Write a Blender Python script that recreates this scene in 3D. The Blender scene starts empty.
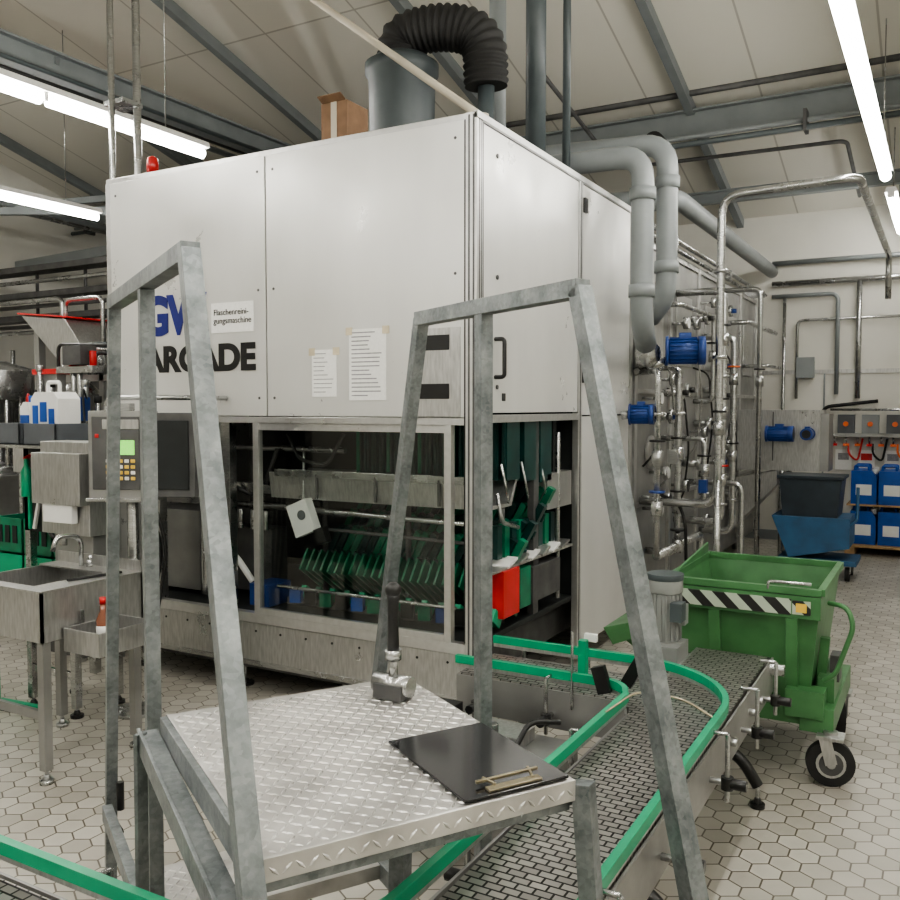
import bpy, bmesh, math, random
from mathutils import Vector, Matrix
random.seed(4)
V=Vector
try:
    bpy.context.scene.view_settings.look='AgX - Medium High Contrast'
except Exception: pass
# ------------------------------------------------------------------ materials
def newmat(name):
    m=bpy.data.materials.new(name); m.use_nodes=True
    nt=m.node_tree; return m,nt,nt.nodes['Principled BSDF']
def mk(name,col,rough=.5,metal=0.0,scale=12,amt=.12,bump=0.0,stretch=None,emis=0,coat=0):
    m,nt,b=newmat(name); N=nt.nodes; L=nt.links
    tc=N.new('ShaderNodeTexCoord'); src=tc.outputs['Object']
    if stretch:
        mp=N.new('ShaderNodeMapping'); mp.inputs['Scale'].default_value=stretch
        L.new(src,mp.inputs['Vector']); src=mp.outputs['Vector']
    n=N.new('ShaderNodeTexNoise'); n.inputs['Scale'].default_value=scale; n.inputs['Detail'].default_value=5
    L.new(src,n.inputs['Vector'])
    r=N.new('ShaderNodeValToRGB')
    r.color_ramp.elements[0].position=.3; r.color_ramp.elements[1].position=.7
    r.color_ramp.elements[0].color=[c*(1-amt) for c in col]+[1]
    r.color_ramp.elements[1].color=[min(1,c*(1+amt)) for c in col]+[1]
    L.new(n.outputs['Fac'],r.inputs['Fac']); L.new(r.outputs['Color'],b.inputs['Base Color'])
    b.inputs['Roughness'].default_value=rough; b.inputs['Metallic'].default_value=metal
    if metal>.3:
        # smudges and wear: broad noise drives roughness
        n2=N.new('ShaderNodeTexNoise'); n2.inputs['Scale'].default_value=2.7; n2.inputs['Detail'].default_value=9; n2.inputs['Roughness'].default_value=.7
        L.new(tc.outputs['Object'],n2.inputs['Vector'])
        mr=N.new('ShaderNodeMapRange'); mr.inputs['From Min'].default_value=.3; mr.inputs['From Max'].default_value=.7
        mr.inputs['To Min'].default_value=rough*.75; mr.inputs['To Max'].default_value=min(1,rough*1.45)
        L.new(n2.outputs['Fac'],mr.inputs['Value']); L.new(mr.outputs['Result'],b.inputs['Roughness'])
    if coat: b.inputs['Coat Weight'].default_value=coat
    if bump:
        bp=N.new('ShaderNodeBump'); bp.inputs['Strength'].default_value=bump; bp.inputs['Distance'].default_value=.01
        L.new(n.outputs['Fac'],bp.inputs['Height']); L.new(bp.outputs['Normal'],b.inputs['Normal'])
    if emis:
        L.new(r.outputs['Color'],b.inputs['Emission Color']); b.inputs['Emission Strength'].default_value=emis
    return m
panel=mk('painted_panel',(.69,.69,.67),.32,.4,3,.05,stretch=(1,1,.25))
alu=mk('aluminium_profile',(.58,.58,.57),.33,.85,30,.06)
steel=mk('stainless_steel',(.45,.455,.45),.24,.95,20,.16,stretch=(1,1,6))
steelb=mk('brushed_stainless',(.50,.50,.49),.33,.88,14,.16,stretch=(6,6,1))
washer=mk('dull_stainless',(.32,.32,.31),.38,.65,3,.22)
dsteel=mk('dark_steel',(.11,.11,.11),.5,.5,8,.25)
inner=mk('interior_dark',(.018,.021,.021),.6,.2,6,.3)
black=mk('black_plastic',(.015,.015,.015),.35,0,10,.2)
rubber=mk('black_rubber',(.018,.018,.018),.7,0,10,.2)
gpvc=mk('grey_pvc',(.235,.255,.26),.42,0,6,.08)
dpvc=mk('dark_grey_pvc',(.065,.08,.085),.45,0,6,.12)
mgrey=mk('motor_grey_paint',(.30,.31,.30),.4,.2,6,.12)
green=mk('green_guide_plastic',(.012,.32,.16),.33,0,9,.1)
gpaint=mk('green_cart_paint',(.07,.19,.075),.38,0,7,.22,bump=.05)
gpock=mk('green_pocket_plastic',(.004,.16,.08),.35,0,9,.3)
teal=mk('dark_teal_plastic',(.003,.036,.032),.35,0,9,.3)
red=mk('red_plastic',(.55,.02,.02),.35,0,9,.1)
blue=mk('blue_plastic',(.01,.08,.36),.35,0,9,.15)
bmotor=mk('blue_motor_paint',(.018,.055,.22),.4,.1,9,.15)
bbin=mk('blue_bin_paint',(.035,.11,.22),.5,.1,6,.2)
tank=mk('grey_blue_tank',(.03,.042,.055),.4,.2,6,.2)
white=mk('white_plastic',(.78,.78,.76),.4,0,9,.04)
paper=mk('paper',(.88,.88,.86),.8,0,60,.04)
inkm=mk('printed_ink',(.3,.3,.31),.8,0,60,.2)
logoblue=mk('logo_blue',(.008,.015,.16),.45)
card=mk('cardboard',(.20,.12,.07),.8,0,15,.15)
wood=mk('wood',(.4,.26,.13),.7,0,10,.3,stretch=(1,8,1))
brass=mk('aged_brass',(.36,.32,.23),.35,.9,30,.2)
redlens=mk('red_lens',(.40,.015,.015),.25,0,9,.1,emis=.1)
lcd=mk('green_display',(.25,.75,.12),.4,0,80,.15,emis=.8)
beamm=mk('roof_beam_paint',(.22,.24,.245),.5,.1,4,.1)
yellow=mk('yellow_sticker',(.75,.5,.08),.5)
orange=mk('orange_fitting',(.75,.16,.04),.5)
tray=mk('grey_crate_plastic',(.10,.11,.12),.5,0,9,.1)
beige=mk('beige_conduit',(.46,.42,.34),.5,0,5,.08)
tape=mk('adhesive_tape',(.62,.55,.4),.5)
bottleg=mk('amber_bottle',(.25,.09,.05),.15,0,9,.1,coat=.5)
wallm=mk('wall_plaster',(.67,.66,.61),.65,0,1.5,.06)
def galv():
    m,nt,b=newmat('galvanised_steel'); N=nt.nodes; L=nt.links
    tc=N.new('ShaderNodeTexCoord')
    v=N.new('ShaderNodeTexVoronoi'); v.inputs['Scale'].default_value=90; L.new(tc.outputs['Object'],v.inputs['Vector'])
    n=N.new('ShaderNodeTexNoise'); n.inputs['Scale'].default_value=11; n.inputs['Detail'].default_value=9; n.inputs['Roughness'].default_value=.65; L.new(tc.outputs['Object'],n.inputs['Vector'])
    mx=N.new('ShaderNodeMix'); mx.data_type='RGBA'; mx.inputs['Factor'].default_value=.65
    r1=N.new('ShaderNodeValToRGB'); r1.color_ramp.elements[0].color=(.12,.135,.14,1); r1.color_ramp.elements[1].color=(.34,.36,.365,1)
    r2=N.new('ShaderNodeValToRGB'); r2.color_ramp.elements[0].position=.35; r2.color_ramp.elements[1].position=.68
    r2.color_ramp.elements[0].color=(.085,.10,.105,1); r2.color_ramp.elements[1].color=(.32,.34,.34,1)
    L.new(v.outputs['Color'],r1.inputs['Fac']); L.new(n.outputs['Fac'],r2.inputs['Fac'])
    L.new(r1.outputs['Color'],mx.inputs['A']); L.new(r2.outputs['Color'],mx.inputs['B'])
    L.new(mx.outputs['Result'],b.inputs['Base Color'])
    b.inputs['Metallic'].default_value=.5; b.inputs['Roughness'].default_value=.40
    bp=N.new('ShaderNodeBump'); bp.inputs['Strength'].default_value=.4; bp.inputs['Distance'].default_value=.004
    L.new(n.outputs['Fac'],bp.inputs['Height']); L.new(bp.outputs['Normal'],b.inputs['Normal'])
    return m
galvm=galv()
tread=mk('aluminium_tread_plate',(.56,.55,.53),.32,.75,7,.28)
def ceilmat():
    m,nt,b=newmat('ceiling_sheet'); N=nt.nodes; L=nt.links
    tc=N.new('ShaderNodeTexCoord')
    br=N.new('ShaderNodeTexBrick'); br.inputs['Scale'].default_value=1; br.offset=0
    br.inputs['Color1'].default_value=(.71,.69,.62,1); br.inputs['Color2'].default_value=(.68,.66,.60,1); br.inputs['Mortar'].default_value=(.45,.43,.38,1)
    br.inputs['Mortar Size'].default_value=.010; br.inputs['Brick Width'].default_value=1.06; br.inputs['Row Height'].default_value=3.0
    L.new(tc.outputs['Object'],br.inputs['Vector']); L.new(br.outputs['Color'],b.inputs['Base Color']); b.inputs['Roughness'].default_value=.7
    return m
ceilm=ceilmat()
def chain():
    m,nt,b=newmat('conveyor_chain_mat'); N=nt.nodes; L=nt.links
    tc=N.new('ShaderNodeTexCoord')
    br=N.new('ShaderNodeTexBrick'); br.inputs['Scale'].default_value=1
    br.inputs['Color1'].default_value=(.42,.405,.38,1); br.inputs['Color2'].default_value=(.28,.27,.255,1)
    br.inputs['Mortar'].default_value=(.012,.012,.012,1); br.inputs['Mortar Size'].default_value=.003
    br.inputs['Brick Width'].default_value=.044; br.inputs['Row Height'].default_value=.026
    L.new(tc.outputs['Object'],br.inputs['Vector']); L.new(br.outputs['Color'],b.inputs['Base Color'])
    b.inputs['Metallic'].default_value=.65; b.inputs['Roughness'].default_value=.28
    bp=N.new('ShaderNodeBump'); bp.inputs['Strength'].default_value=.8; bp.inputs['Distance'].default_value=.004; bp.invert=True
    L.new(br.outputs['Fac'],bp.inputs['Height']); L.new(bp.outputs['Normal'],b.inputs['Normal'])
    return m
chainm=chain()
def hazard():
    m,nt,b=newmat('hazard_stripes'); N=nt.nodes; L=nt.links
    tc=N.new('ShaderNodeTexCoord'); sp=N.new('ShaderNodeSeparateXYZ'); L.new(tc.outputs['Object'],sp.inputs[0])
    a=N.new('ShaderNodeMath'); a.operation='ADD'; L.new(sp.outputs['X'],a.inputs[0]); L.new(sp.outputs['Z'],a.inputs[1])
    c=N.new('ShaderNodeMath'); c.operation='MULTIPLY'; c.inputs[1].default_value=9; L.new(a.outputs[0],c.inputs[0])
    f=N.new('ShaderNodeMath'); f.operation='FRACT'; L.new(c.outputs[0],f.inputs[0])
    g=N.new('ShaderNodeMath'); g.operation='GREATER_THAN'; g.inputs[1].default_value=.5; L.new(f.outputs[0],g.inputs[0])
    mx=N.new('ShaderNodeMix'); mx.data_type='RGBA'; L.new(g.outputs[0],mx.inputs['Factor'])
    mx.inputs['A'].default_value=(.02,.02,.02,1); mx.inputs['B'].default_value=(.45,.52,.42,1)
    L.new(mx.outputs['Result'],b.inputs['Base Color']); b.inputs['Roughness'].default_value=.5
    return m
hazm=hazard()
def hexfloor():
    m,nt,b=newmat('hexagonal_floor_tiles'); N=nt.nodes; L=nt.links
    def vm(op,a,bv=None):
        n=N.new('ShaderNodeVectorMath'); n.operation=op
        for i,x in enumerate((a,bv)):
            if x is None: continue
            if isinstance(x,tuple): n.inputs[i].default_value=x
            else: L.new(x,n.inputs[i])
        return n
    def mt(op,a,bv=None):
        n=N.new('ShaderNodeMath'); n.operation=op
        for i,x in enumerate((a,bv)):
            if x is None: continue
            if isinstance(x,(int,float)): n.inputs[i].default_value=x
            else: L.new(x,n.inputs[i])
        return n.outputs[0]
    tc=N.new('ShaderNodeTexCoord'); 
    mp=N.new('ShaderNodeMapping'); mp.inputs['Scale'].default_value=(9.6,9.6,0); mp.inputs['Location'].default_value=(500,519.6,0)
    L.new(tc.outputs['Object'],mp.inputs['Vector'])
    r=(1,1.7320508,1); h=(.5,.8660254,0)
    a=vm('SUBTRACT',vm('MODULO',mp.outputs[0],r).outputs[0],h).outputs[0]
    s=vm('SUBTRACT',mp.outputs[0],h).outputs[0]
    c=vm('SUBTRACT',vm('MODULO',s,r).outputs[0],h).outputs[0]
    a=vm('MULTIPLY',a,(1,1,0)).outputs[0]; c=vm('MULTIPLY',c,(1,1,0)).outputs[0]
    la=vm('LENGTH',a).outputs['Value']; lc=vm('LENGTH',c).outputs['Value']
    sel=mt('LESS_THAN',la,lc)
    mx=N.new('ShaderNodeMix'); mx.data_type='VECTOR'; L.new(sel,mx.inputs['Factor']); L.new(c,mx.inputs['A']); L.new(a,mx.inputs['B'])
    g=vm('ABSOLUTE',mx.outputs['Result']).outputs[0]
    sp=N.new('ShaderNodeSeparateXYZ'); L.new(g,sp.inputs[0])
    d=mt('MAXIMUM',sp.outputs['X'],mt('ADD',mt('MULTIPLY',sp.outputs['X'],.5),mt('MULTIPLY',sp.outputs['Y'],.8660254)))
    grout=mt('GREATER_THAN',d,.470)
    cid=vm('SUBTRACT',mp.outputs[0],mx.outputs['Result']).outputs[0]
    wn=N.new('ShaderNodeTexWhiteNoise'); wn.noise_dimensions='3D'
    sn=vm('SNAP',vm('ADD',cid,(.05,.05,0)).outputs[0],(.25,.25,1)).outputs[0]
    L.new(sn,wn.inputs['Vector'])
    n=N.new('ShaderNodeTexNoise'); n.inputs['Scale'].default_value=1.3; n.inputs['Detail'].default_value=8; L.new(tc.outputs['Object'],n.inputs['Vector'])
    rp=N.new('ShaderNodeValToRGB'); rp.color_ramp.elements[0].position=.3; rp.color_ramp.elements[1].position=.7
    rp.color_ramp.elements[0].color=(.36,.34,.295,1); rp.color_ramp.elements[1].color=(.54,.52,.465,1)
    av=mt('ADD',mt('MULTIPLY',n.outputs['Fac'],.7),mt('MULTIPLY',wn.outputs['Value'],.3))
    L.new(av,rp.inputs['Fac'])
    m2=N.new('ShaderNodeMix'); m2.data_type='RGBA'; L.new(grout,m2.inputs['Factor']); L.new(rp.outputs['Color'],m2.inputs['A']); m2.inputs['B'].default_value=(.13,.115,.09,1)
    L.new(m2.outputs['Result'],b.inputs['Base Color'])
    b.inputs['Roughness'].default_value=.36
    bp=N.new('ShaderNodeBump'); bp.invert=True; bp.inputs['Strength'].default_value=.3; bp.inputs['Distance'].default_value=.004
    L.new(grout,bp.inputs['Height']); L.new(bp.outputs['Normal'],b.inputs['Normal'])
    return m
floorm=hexfloor()
def glassm():
    m=bpy.data.materials.new('window_glass'); m.use_nodes=True; nt=m.node_tree; nt.nodes.clear()
    o=nt.nodes.new('ShaderNodeOutputMaterial'); t=nt.nodes.new('ShaderNodeBsdfTransparent'); g=nt.nodes.new('ShaderNodeBsdfGlossy')
    t.inputs['Color'].default_value=(.92,.94,.93,1)
    g.inputs['Roughness'].default_value=.02; x=nt.nodes.new('ShaderNodeMixShader'); x.inputs[0].default_value=.05
    nt.links.new(t.outputs[0],x.inputs[1]); nt.links.new(g.outputs[0],x.inputs[2]); nt.links.new(x.outputs[0],o.inputs[0]); return m
glass=glassm()
def emit(name,col,s):
    m,nt,b=newmat(name); b.inputs['Base Color'].default_value=(.9,.9,.9,1)
    b.inputs['Emission Color'].default_value=(*col,1); b.inputs['Emission Strength'].default_value=s; return m
tubem=emit('fluorescent_tube',(1,.975,.915),40)
# ------------------------------------------------------------------ builder
def fillet(pts,r,n=6):
    pts=[V(p) for p in pts]
    if r<=0 or len(pts)<3: return pts
    out=[pts[0]]
    for i in range(1,len(pts)-1):
        a,b,c=pts[i-1],pts[i],pts[i+1]
        d1=(a-b); d2=(c-b); rr=min(r,d1.length*.49,d2.length*.49)
        p0=b+d1.normalized()*rr; p2=b+d2.normalized()*rr
        for k in range(n+1):
            t=k/n; out.append(p0*(1-t)**2+b*2*t*(1-t)+p2*t*t)
    out.append(pts[-1]); return out
class O:
    def __init__(s,name): s.name=name; s.bm=bmesh.new(); s.m=[]
    def mi(s,m):
        if m not in s.m: s.m.append(m)
        return s.m.index(m)
    def face(s,vs,mi,sm=False):
        try: f=s.bm.faces.new(vs); f.material_index=mi; f.smooth=sm
        except ValueError: pass
    def hexa(s,c,mat):
        mi=s.mi(mat); v=[s.bm.verts.new(p) for p in c]
        for q in ((3,2,1,0),(4,5,6,7),(0,1,5,4),(1,2,6,5),(2,3,7,6),(3,0,4,7)): s.face([v[i] for i in q],mi)
    def box(s,a,b,mat):
        x0,x1=sorted((a[0],b[0]));y0,y1=sorted((a[1],b[1]));z0,z1=sorted((a[2],b[2]))
        s.hexa([(x0,y0,z0),(x1,y0,z0),(x1,y1,z0),(x0,y1,z0),(x0,y0,z1),(x1,y0,z1),(x1,y1,z1),(x0,y1,z1)],mat)
    def beam(s,p0,p1,w,h,mat,up=(0,0,1)):
        p0=V(p0);p1=V(p1); d=(p1-p0).normalized(); up=V(up)
        if abs(d.dot(up))>.98: up=V((0,1,0))
        sd=d.cross(up).normalized(); u=sd.cross(d).normalized()
        c=[]
        for z in (-h/2,h/2):
            for p,x in ((p0,-w/2),(p0,w/2),(p1,w/2),(p1,-w/2)): c.append(p+sd*x+u*z)
        s.hexa(c,mat)
    def obox(s,c,size,rot,mat):
        c=V(c); R=rot; x,y,z=[k/2 for k in size]
        pts=[(-x,-y,-z),(x,-y,-z),(x,y,-z),(-x,y,-z),(-x,-y,z),(x,-y,z),(x,y,z),(-x,y,z)]
        s.hexa([c+R@V(p) for p in pts],mat)
    def loft(s,rings,mat,sm=True,cap=True):
        mi=s.mi(mat); rr=[[s.bm.verts.new(p) for p in r] for r in rings]; n=len(rr[0])
        for i in range(len(rr)-1):
            for j in range(n): s.face([rr[i][j],rr[i][(j+1)%n],rr[i+1][(j+1)%n],rr[i+1][j]],mi,sm)
        if cap: s.face(rr[0][::-1],mi); s.face(rr[-1],mi)
    def tube(s,pts,r,mat,fil=0,seg=12,cap=True,rf=None):
        P=fillet(pts,fil); 
        Q=[P[0]]
        for p in P[1:]:
            if (V(p)-V(Q[-1])).length>1e-5: Q.append(p)
        P=[V(p) for p in Q]; t=(P[1]-P[0]).normalized(); a=V((0,0,1)) if abs(t.z)<.9 else V((1,0,0))
        n=t.cross(a).normalized(); rings=[]
        for i,p in enumerate(P):
            tt=(P[min(i+1,len(P)-1)]-P[max(i-1,0)]).normalized()
            n=(n-tt*n.dot(tt)).normalized(); b=tt.cross(n)
            R=rf(i/(len(P)-1)) if rf else r
            rings.append([p+(n*math.cos(k*2*math.pi/seg)+b*math.sin(k*2*math.pi/seg))*R for k in range(seg)])
        s.loft(rings,mat,True,cap)
    def cyl(s,p0,p1,r,mat,seg=24,r2=None,cap=True):
        r2=r if r2 is None else r2
        s.tube([p0,p1],r,mat,0,seg,cap,rf=lambda t:r+(r2-r)*t)
    def ribbon(s,pts,w,h,mat,fil=0,nf=10):
        P=fillet(pts,fil,nf); rings=[]
        for i,p in enumerate(P):
            d=(P[min(i+1,len(P)-1)]-P[max(i-1,0)]); d.z=0; d.normalize(); sd=V((d.y,-d.x,0)); u=V((0,0,1))
            rings.append([p-sd*w/2-u*h/2,p+sd*w/2-u*h/2,p+sd*w/2+u*h/2,p-sd*w/2+u*h/2])
        s.loft(rings,mat,False)
    def prism(s,poly,vec,mat):
        v=V(vec); s.loft([[V(p) for p in poly],[V(p)+v for p in poly]],mat,False)
    def sph(s,c,r,mat,seg=16,sc=(1,1,1)):
        c=V(c); n=8; rings=[]
        for i in range(n+1):
            th=math.pi*(i+.02)/(n+.04); z=-math.cos(th); q=math.sin(th)
            rings.append([c+V((q*math.cos(k*2*math.pi/seg)*r*sc[0],q*math.sin(k*2*math.pi/seg)*r*sc[1],z*r*sc[2])) for k in range(seg)])
        s.loft(rings,mat,True,True)
    def rev(s,c,prof,mat,seg=24,axis='Z'):
        c=V(c); rings=[]
        for r,h in prof:
            ring=[]
            for k in range(seg):
                a=k*2*math.pi/seg; x,y=r*math.cos(a),r*math.sin(a)
                ring.append(c+(V((x,y,h)) if axis=='Z' else V((h,x,y)) if axis=='X' else V((y,h,x))))
            rings.append(ring)
        s.loft(rings,mat,True,True)
    def motor(s,c,axis,r,l,mat):
        c=V(c);a=V(axis).normalized()
        s.cyl(c-a*l*.5,c+a*l*.3,r*.86,mat)
        s.cyl(c+a*l*.3,c+a*l*.5,r,mat)
        s.cyl(c-a*l*.56,c-a*l*.48,r*1.05,mat)
        up=V((0,0,1)) if abs(a.z)<.9 else V((1,0,0))
        e1=a.cross(up).normalized(); e2=a.cross(e1)
        for k in range(18):
            t=k*2*math.pi/18; d=e1*math.cos(t)+e2*math.sin(t)
            s.beam(c+d*r*.88-a*l*.45,c+d*r*.88+a*l*.28,.006,r*.16,mat,up=d)
        s.beam(c+up*r*1.0-a*l*.2,c+up*r*1.0+a*l*.12,r*.8,r*.5,mat,up=up)
        s.cyl(c+a*l*.5,c+a*l*.505,r*.7,black)
    def foot(s,x,y,z,mat=black,r=.035):
        s.cyl((x,y,0),(x,y,.018),r,mat,16); s.cyl((x,y,.018),(x,y,.04),r*.6,mat,16,r2=.012); s.cyl((x,y,.03),(x,y,z),.009,steel,10)
    def done(s,bevel=0,parent=None):
        bmesh.ops.recalc_face_normals(s.bm,faces=s.bm.faces[:])
        me=bpy.data.meshes.new(s.name); 
        xs=[v.co for v in s.bm.verts]
        lo=V([min(c[i] for c in xs) for i in range(3)]); hi=V([max(c[i] for c in xs) for i in range(3)])
        org=V(((lo.x+hi.x)/2,(lo.y+hi.y)/2,lo.z))
        for v in s.bm.verts: v.co-=org
        s.bm.to_mesh(me); s.bm.free()
        for m in s.m: me.materials.append(m)
        ob=bpy.data.objects.new(s.name,me); bpy.context.collection.objects.link(ob); ob.location=org
        if bevel:
            b=ob.modifiers.new('bevel','BEVEL'); b.width=bevel; b.segments=2; b.limit_method='ANGLE'; b.angle_limit=math.radians(50)
        if parent:
            ob.parent=parent; ob.location=org-parent.location
        return ob
def text(name,body,loc,size,mat,parent,sx=1,ext=.002,bold=0.0,align='LEFT',rot=(math.pi/2,0,0)):
    c=bpy.data.curves.new(name,'FONT'); c.body=body; c.size=size; c.extrude=ext; c.offset=bold; c.align_x=align
    o=bpy.data.objects.new(name,c); bpy.context.collection.objects.link(o); c.materials.append(mat)
    o.rotation_euler=rot; o.scale=(sx,1,1); o.parent=parent; o.location=V(loc)-parent.location; return o
# ------------------------------------------------------------------ room shell
XL,XR,YB,YF=-11.5,4.0,11.5,-4.0
def cz(y): return 4.0+.27*(YB-y) if y>2 else 4.0+.27*9.5-.27*(2-y)
o=O('floor'); o.box((XL,YF,-.1),(XR,YB,0),floorm); o.done()
o=O('wall_back'); o.box((XL,YB,0),(XR,YB+.2,4.1),wallm); o.done()
o=O('wall_left'); 
o.prism([(XL,YF,0),(XL,YB,0),(XL,YB,cz(YB)+.1),(XL,2,cz(2)+.1),(XL,YF,cz(YF)+.1)],(-.2,0,0),wallm); o.done()
o=O('wall_right'); 
o.prism([(XR,YF,0),(XR,YB,0),(XR,YB,cz(YB)+.1),(XR,2,cz(2)+.1),(XR,YF,cz(YF)+.1)],(.2,0,0),wallm); o.done()
o=O('wall_front'); o.box((XL,YF-.2,0),(XR,YF,cz(YF)),wallm); o.done()
o=O('ceiling')
o.prism([(XL,YB,cz(YB)),(XL,2,cz(2)),(XL,YF,cz(YF)),(XL,YF,cz(YF)+.1),(XL,2,cz(2)+.1),(XL,YB,cz(YB)+.1)],(XR-XL,0,0),ceilm); o.done()
o=O('trim_1')
o.box((XL,YB-.015,2.05),(XR,YB,2.10),steelb)
o.box((XL,YB-.02,0),(XR,YB,.12),gpvc)
for i in range(12): o.box((XL+.6+i*1.2,YB-.012,.12),(XL+.62+i*1.2,YB,2.05),gpvc)
o.done()
o=O('roof_beams')
def ibeam(a,b,w,h):
    a=V(a);b=V(b); u=V((0,0,1))
    o.beam(a,b,w*.15,h,beamm); o.beam(a+u*h/2,b+u*h/2,w,.02,beamm); o.beam(a-u*h/2,b-u*h/2,w,.02,beamm)
ibeam((XL,9,4.48),(XR,9,4.48),.16,.24)
ibeam((XL,10.4,4.05),(XR,10.4,4.05),.10,.12)
ibeam((-6.7,-4,4.55),(-6.7,9,4.55),.14,.2)
for x in (-10.7,-8.6,-6.45,-4.3,-2.3,-.1,2.0):
    o.beam((x,YB,cz(YB)-.06),(x,2,cz(2)-.06),.08,.11,beamm); o.beam((x,YF,cz(YF)-.06),(x,2,cz(2)-.06),.08,.11,beamm)
o.beam((-10.8,6,3.9),(-6.7,9,4.5),.07,.07,beamm)
o.beam((-10.5,9,4.4),(-9,9,cz(9)),.07,.07,beamm)
o.beam((-11,7.6,3.55),(-4.7,7.6,3.75),.08,.12,beamm)
o.beam((-11,5.6,3.9),(-4.9,7.4,3.6),.06,.08,beamm)
o.beam((-6.7,8.9,4.4),(-5.3,8.9,cz(8.9)-.05),.06,.06,beamm)
o.beam((-6.7,5.0,4.6),(-8.2,8.9,4.5),.06,.06,beamm)
o.done()
o=O('ceiling_conduits')
for i,(y,z,m) in enumerate(((8.75,4.28,gpvc),(8.7,4.20,dpvc),(8.8,4.72,dsteel))): o.tube([(-11.3,y,z),(1.5,y,z)],.022+.006*i,m)
for i in range(9): o.box((-11+i*1.4,8.66,4.17),(-10.97+i*1.4,8.84,4.36),dsteel)
o.tube([(-6.9,1.0,4.40),(-6.9,8.6,4.40)],.03,gpvc); o.tube([(-6.55,1.0,4.42),(-6.55,8.6,4.42)],.02,dpvc); o.tube([(-6.62,1.5,4.36),(-6.62,8.6,4.36)],.016,black)
o.tube([(-3.2,7.4,4.6),(-3.2,9.4,4.25),(-.9,9.4,4.22),(-.9,10.9,4.0)],.02,dsteel,.1)
o.cyl((-2.55,8.72,4.23),(-2.55,8.55,4.23),.10,black,20); o.box((-3.4,8.62,4.15),(-3.2,8.7,4.35),dpvc)
o.tube([(-9.8,3.0,4.2),(-9.8,8.5,4.0)],.05,gpvc); o.tube([(-9.4,3.0,4.0),(-9.4,8.5,3.85)],.025,steel)
o.done()
def lamp(x,y0,y1,z=3.62,r=.036):
    o=O('fluorescent_ceiling_lamp')
    o.prism([(x-.04,y0,z+.09),(x+.04,y0,z+.09),(x+.055,y0,z+.045),(x-.055,y0,z+.045)],(0,y1-y0,0),white)
    n=max(1,round((y1-y0)/1.5)); l=(y1-y0)/n
    for i in range(n):
        o.cyl((x,y0+i*l+.03,z),(x,y0+(i+1)*l-.03,z),r,tubem,12)
        o.box((x-.03,y0+i*l-.015,z-.01),(x+.03,y0+i*l+.015,z+.05),white)
    for y in (y0+.4,y1-.4):
        o.cyl((x,y,z+.08),(x,y,cz(y)-.12),.005,steel,6)
    o.done()
lamp(-.5,4.1,8.5,r=.045); lamp(-.5,9.3,11.2); lamp(-.5,-2.6,3.6,3.62,r=.045)  # last row is behind the camera, unseen, added to brighten the room
lamp(-5.1,.9,5.15); lamp(-7.75,1.8,6.3); lamp(-5.1,-3.6,.6)  # the third one is out of view, put in for more light
lamp(-2.8,-3.4,2.0,3.9,r=.045); lamp(2.2,-2,5)  # both rows are unseen extra lamps, added for overall brightness
# ------------------------------------------------------------------ bottle washing machine front enclosure
x0,x1,y0,y1,zt=-4.59,-1.98,3.78,6.2,3.06
o=O('bottle_washing_machine')
for a,b in ((x0+.04,-3.305),(-3.295,x1-.07)):
    o.box((a,y0,1.60),(b,y0+.03,zt-.03),panel)
    for xx in (a+.05,b-.05):
        for zz in (1.7,2.3,2.95): o.cyl((xx,y0-.004,zz),(xx,y0,zz),.008,dsteel,10)
o.box((-3.306,y0+.012,1.6),(-3.294,y0+.03,zt-.03),black)
o.box((x0,y0+.005,zt-.035),(x1,y1,zt),alu)
o.box((x0,y0,1.56),(x1-.06,y0+.04,1.595),alu)
o.box((x0,y0,.1),(x0+.04,y0+.04,zt-.03),alu)
o.box((x1-.065,y0+.0,.1),(x1,y0+.06,zt),alu)
for dx in (.02,.045): o.box((x1-dx-.005,y0-.002,.1),(x1-dx+.005,y0+.01,zt-.01),dsteel)
o.box((x1-.072,y0-.001,.48),(x1-.063,y0+.01,zt-.03),black)
o.box((x1-.008,y0+.02,.1),(x1+.002,y0+.028,zt-.01),dsteel); o.box((x1-.008,y0+.042,.1),(x1+.002,y0+.05,zt-.01),dsteel)
o.box((x1-.01,y0+.061,.1),(x1-.003,y0+.075,zt-.03),black)
o.box((x1-.03,y0+.075,1.62),(x1-.004,5.12,zt-.04),panel)
o.box((x1-.04,5.13,.1),(x1,5.19,zt),alu); o.box((x1-.01,5.155,.1),(x1+.002,5.165,zt-.02),dsteel)
o.box((x1-.03,5.20,1.60),(x1-.004,6.13,zt-.04),panel); o.box((x1-.03,5.20,.14),(x1-.004,6.13,1.59),panel)
o.box((x1-.04,6.14,.1),(x1,6.2,zt),alu); o.box((x1-.03,y0+.06,1.57),(x1,5.13,1.61),alu)
o.box((x1-.02,y0,zt-.03),(x1+.004,y1,zt+.005),alu)
for zz in (1.8,2.85): o.box((x1-.004,5.19,zz),(x1+.014,5.24,zz+.09),black)
for zz in (1.75,2.3,2.9): o.cyl((x1-.004,4.0,zz),(x1+.004,4.0,zz),.012,dsteel,10)
o.tube([(x1-.004,3.98,1.80),(x1+.05,3.98,1.80),(x1+.05,3.98,1.99),(x1-.004,3.98,1.99)],.011,black,.02)
o.box((x1-.004,4.06,1.68),(x1+.0,4.1,1.72),black)
o.box((x0,y0+.04,.14),(x0+.02,y1,zt-.03),panel); o.box((x0,y1-.03,.14),(x1-.04,y1,zt-.03),washer)
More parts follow.
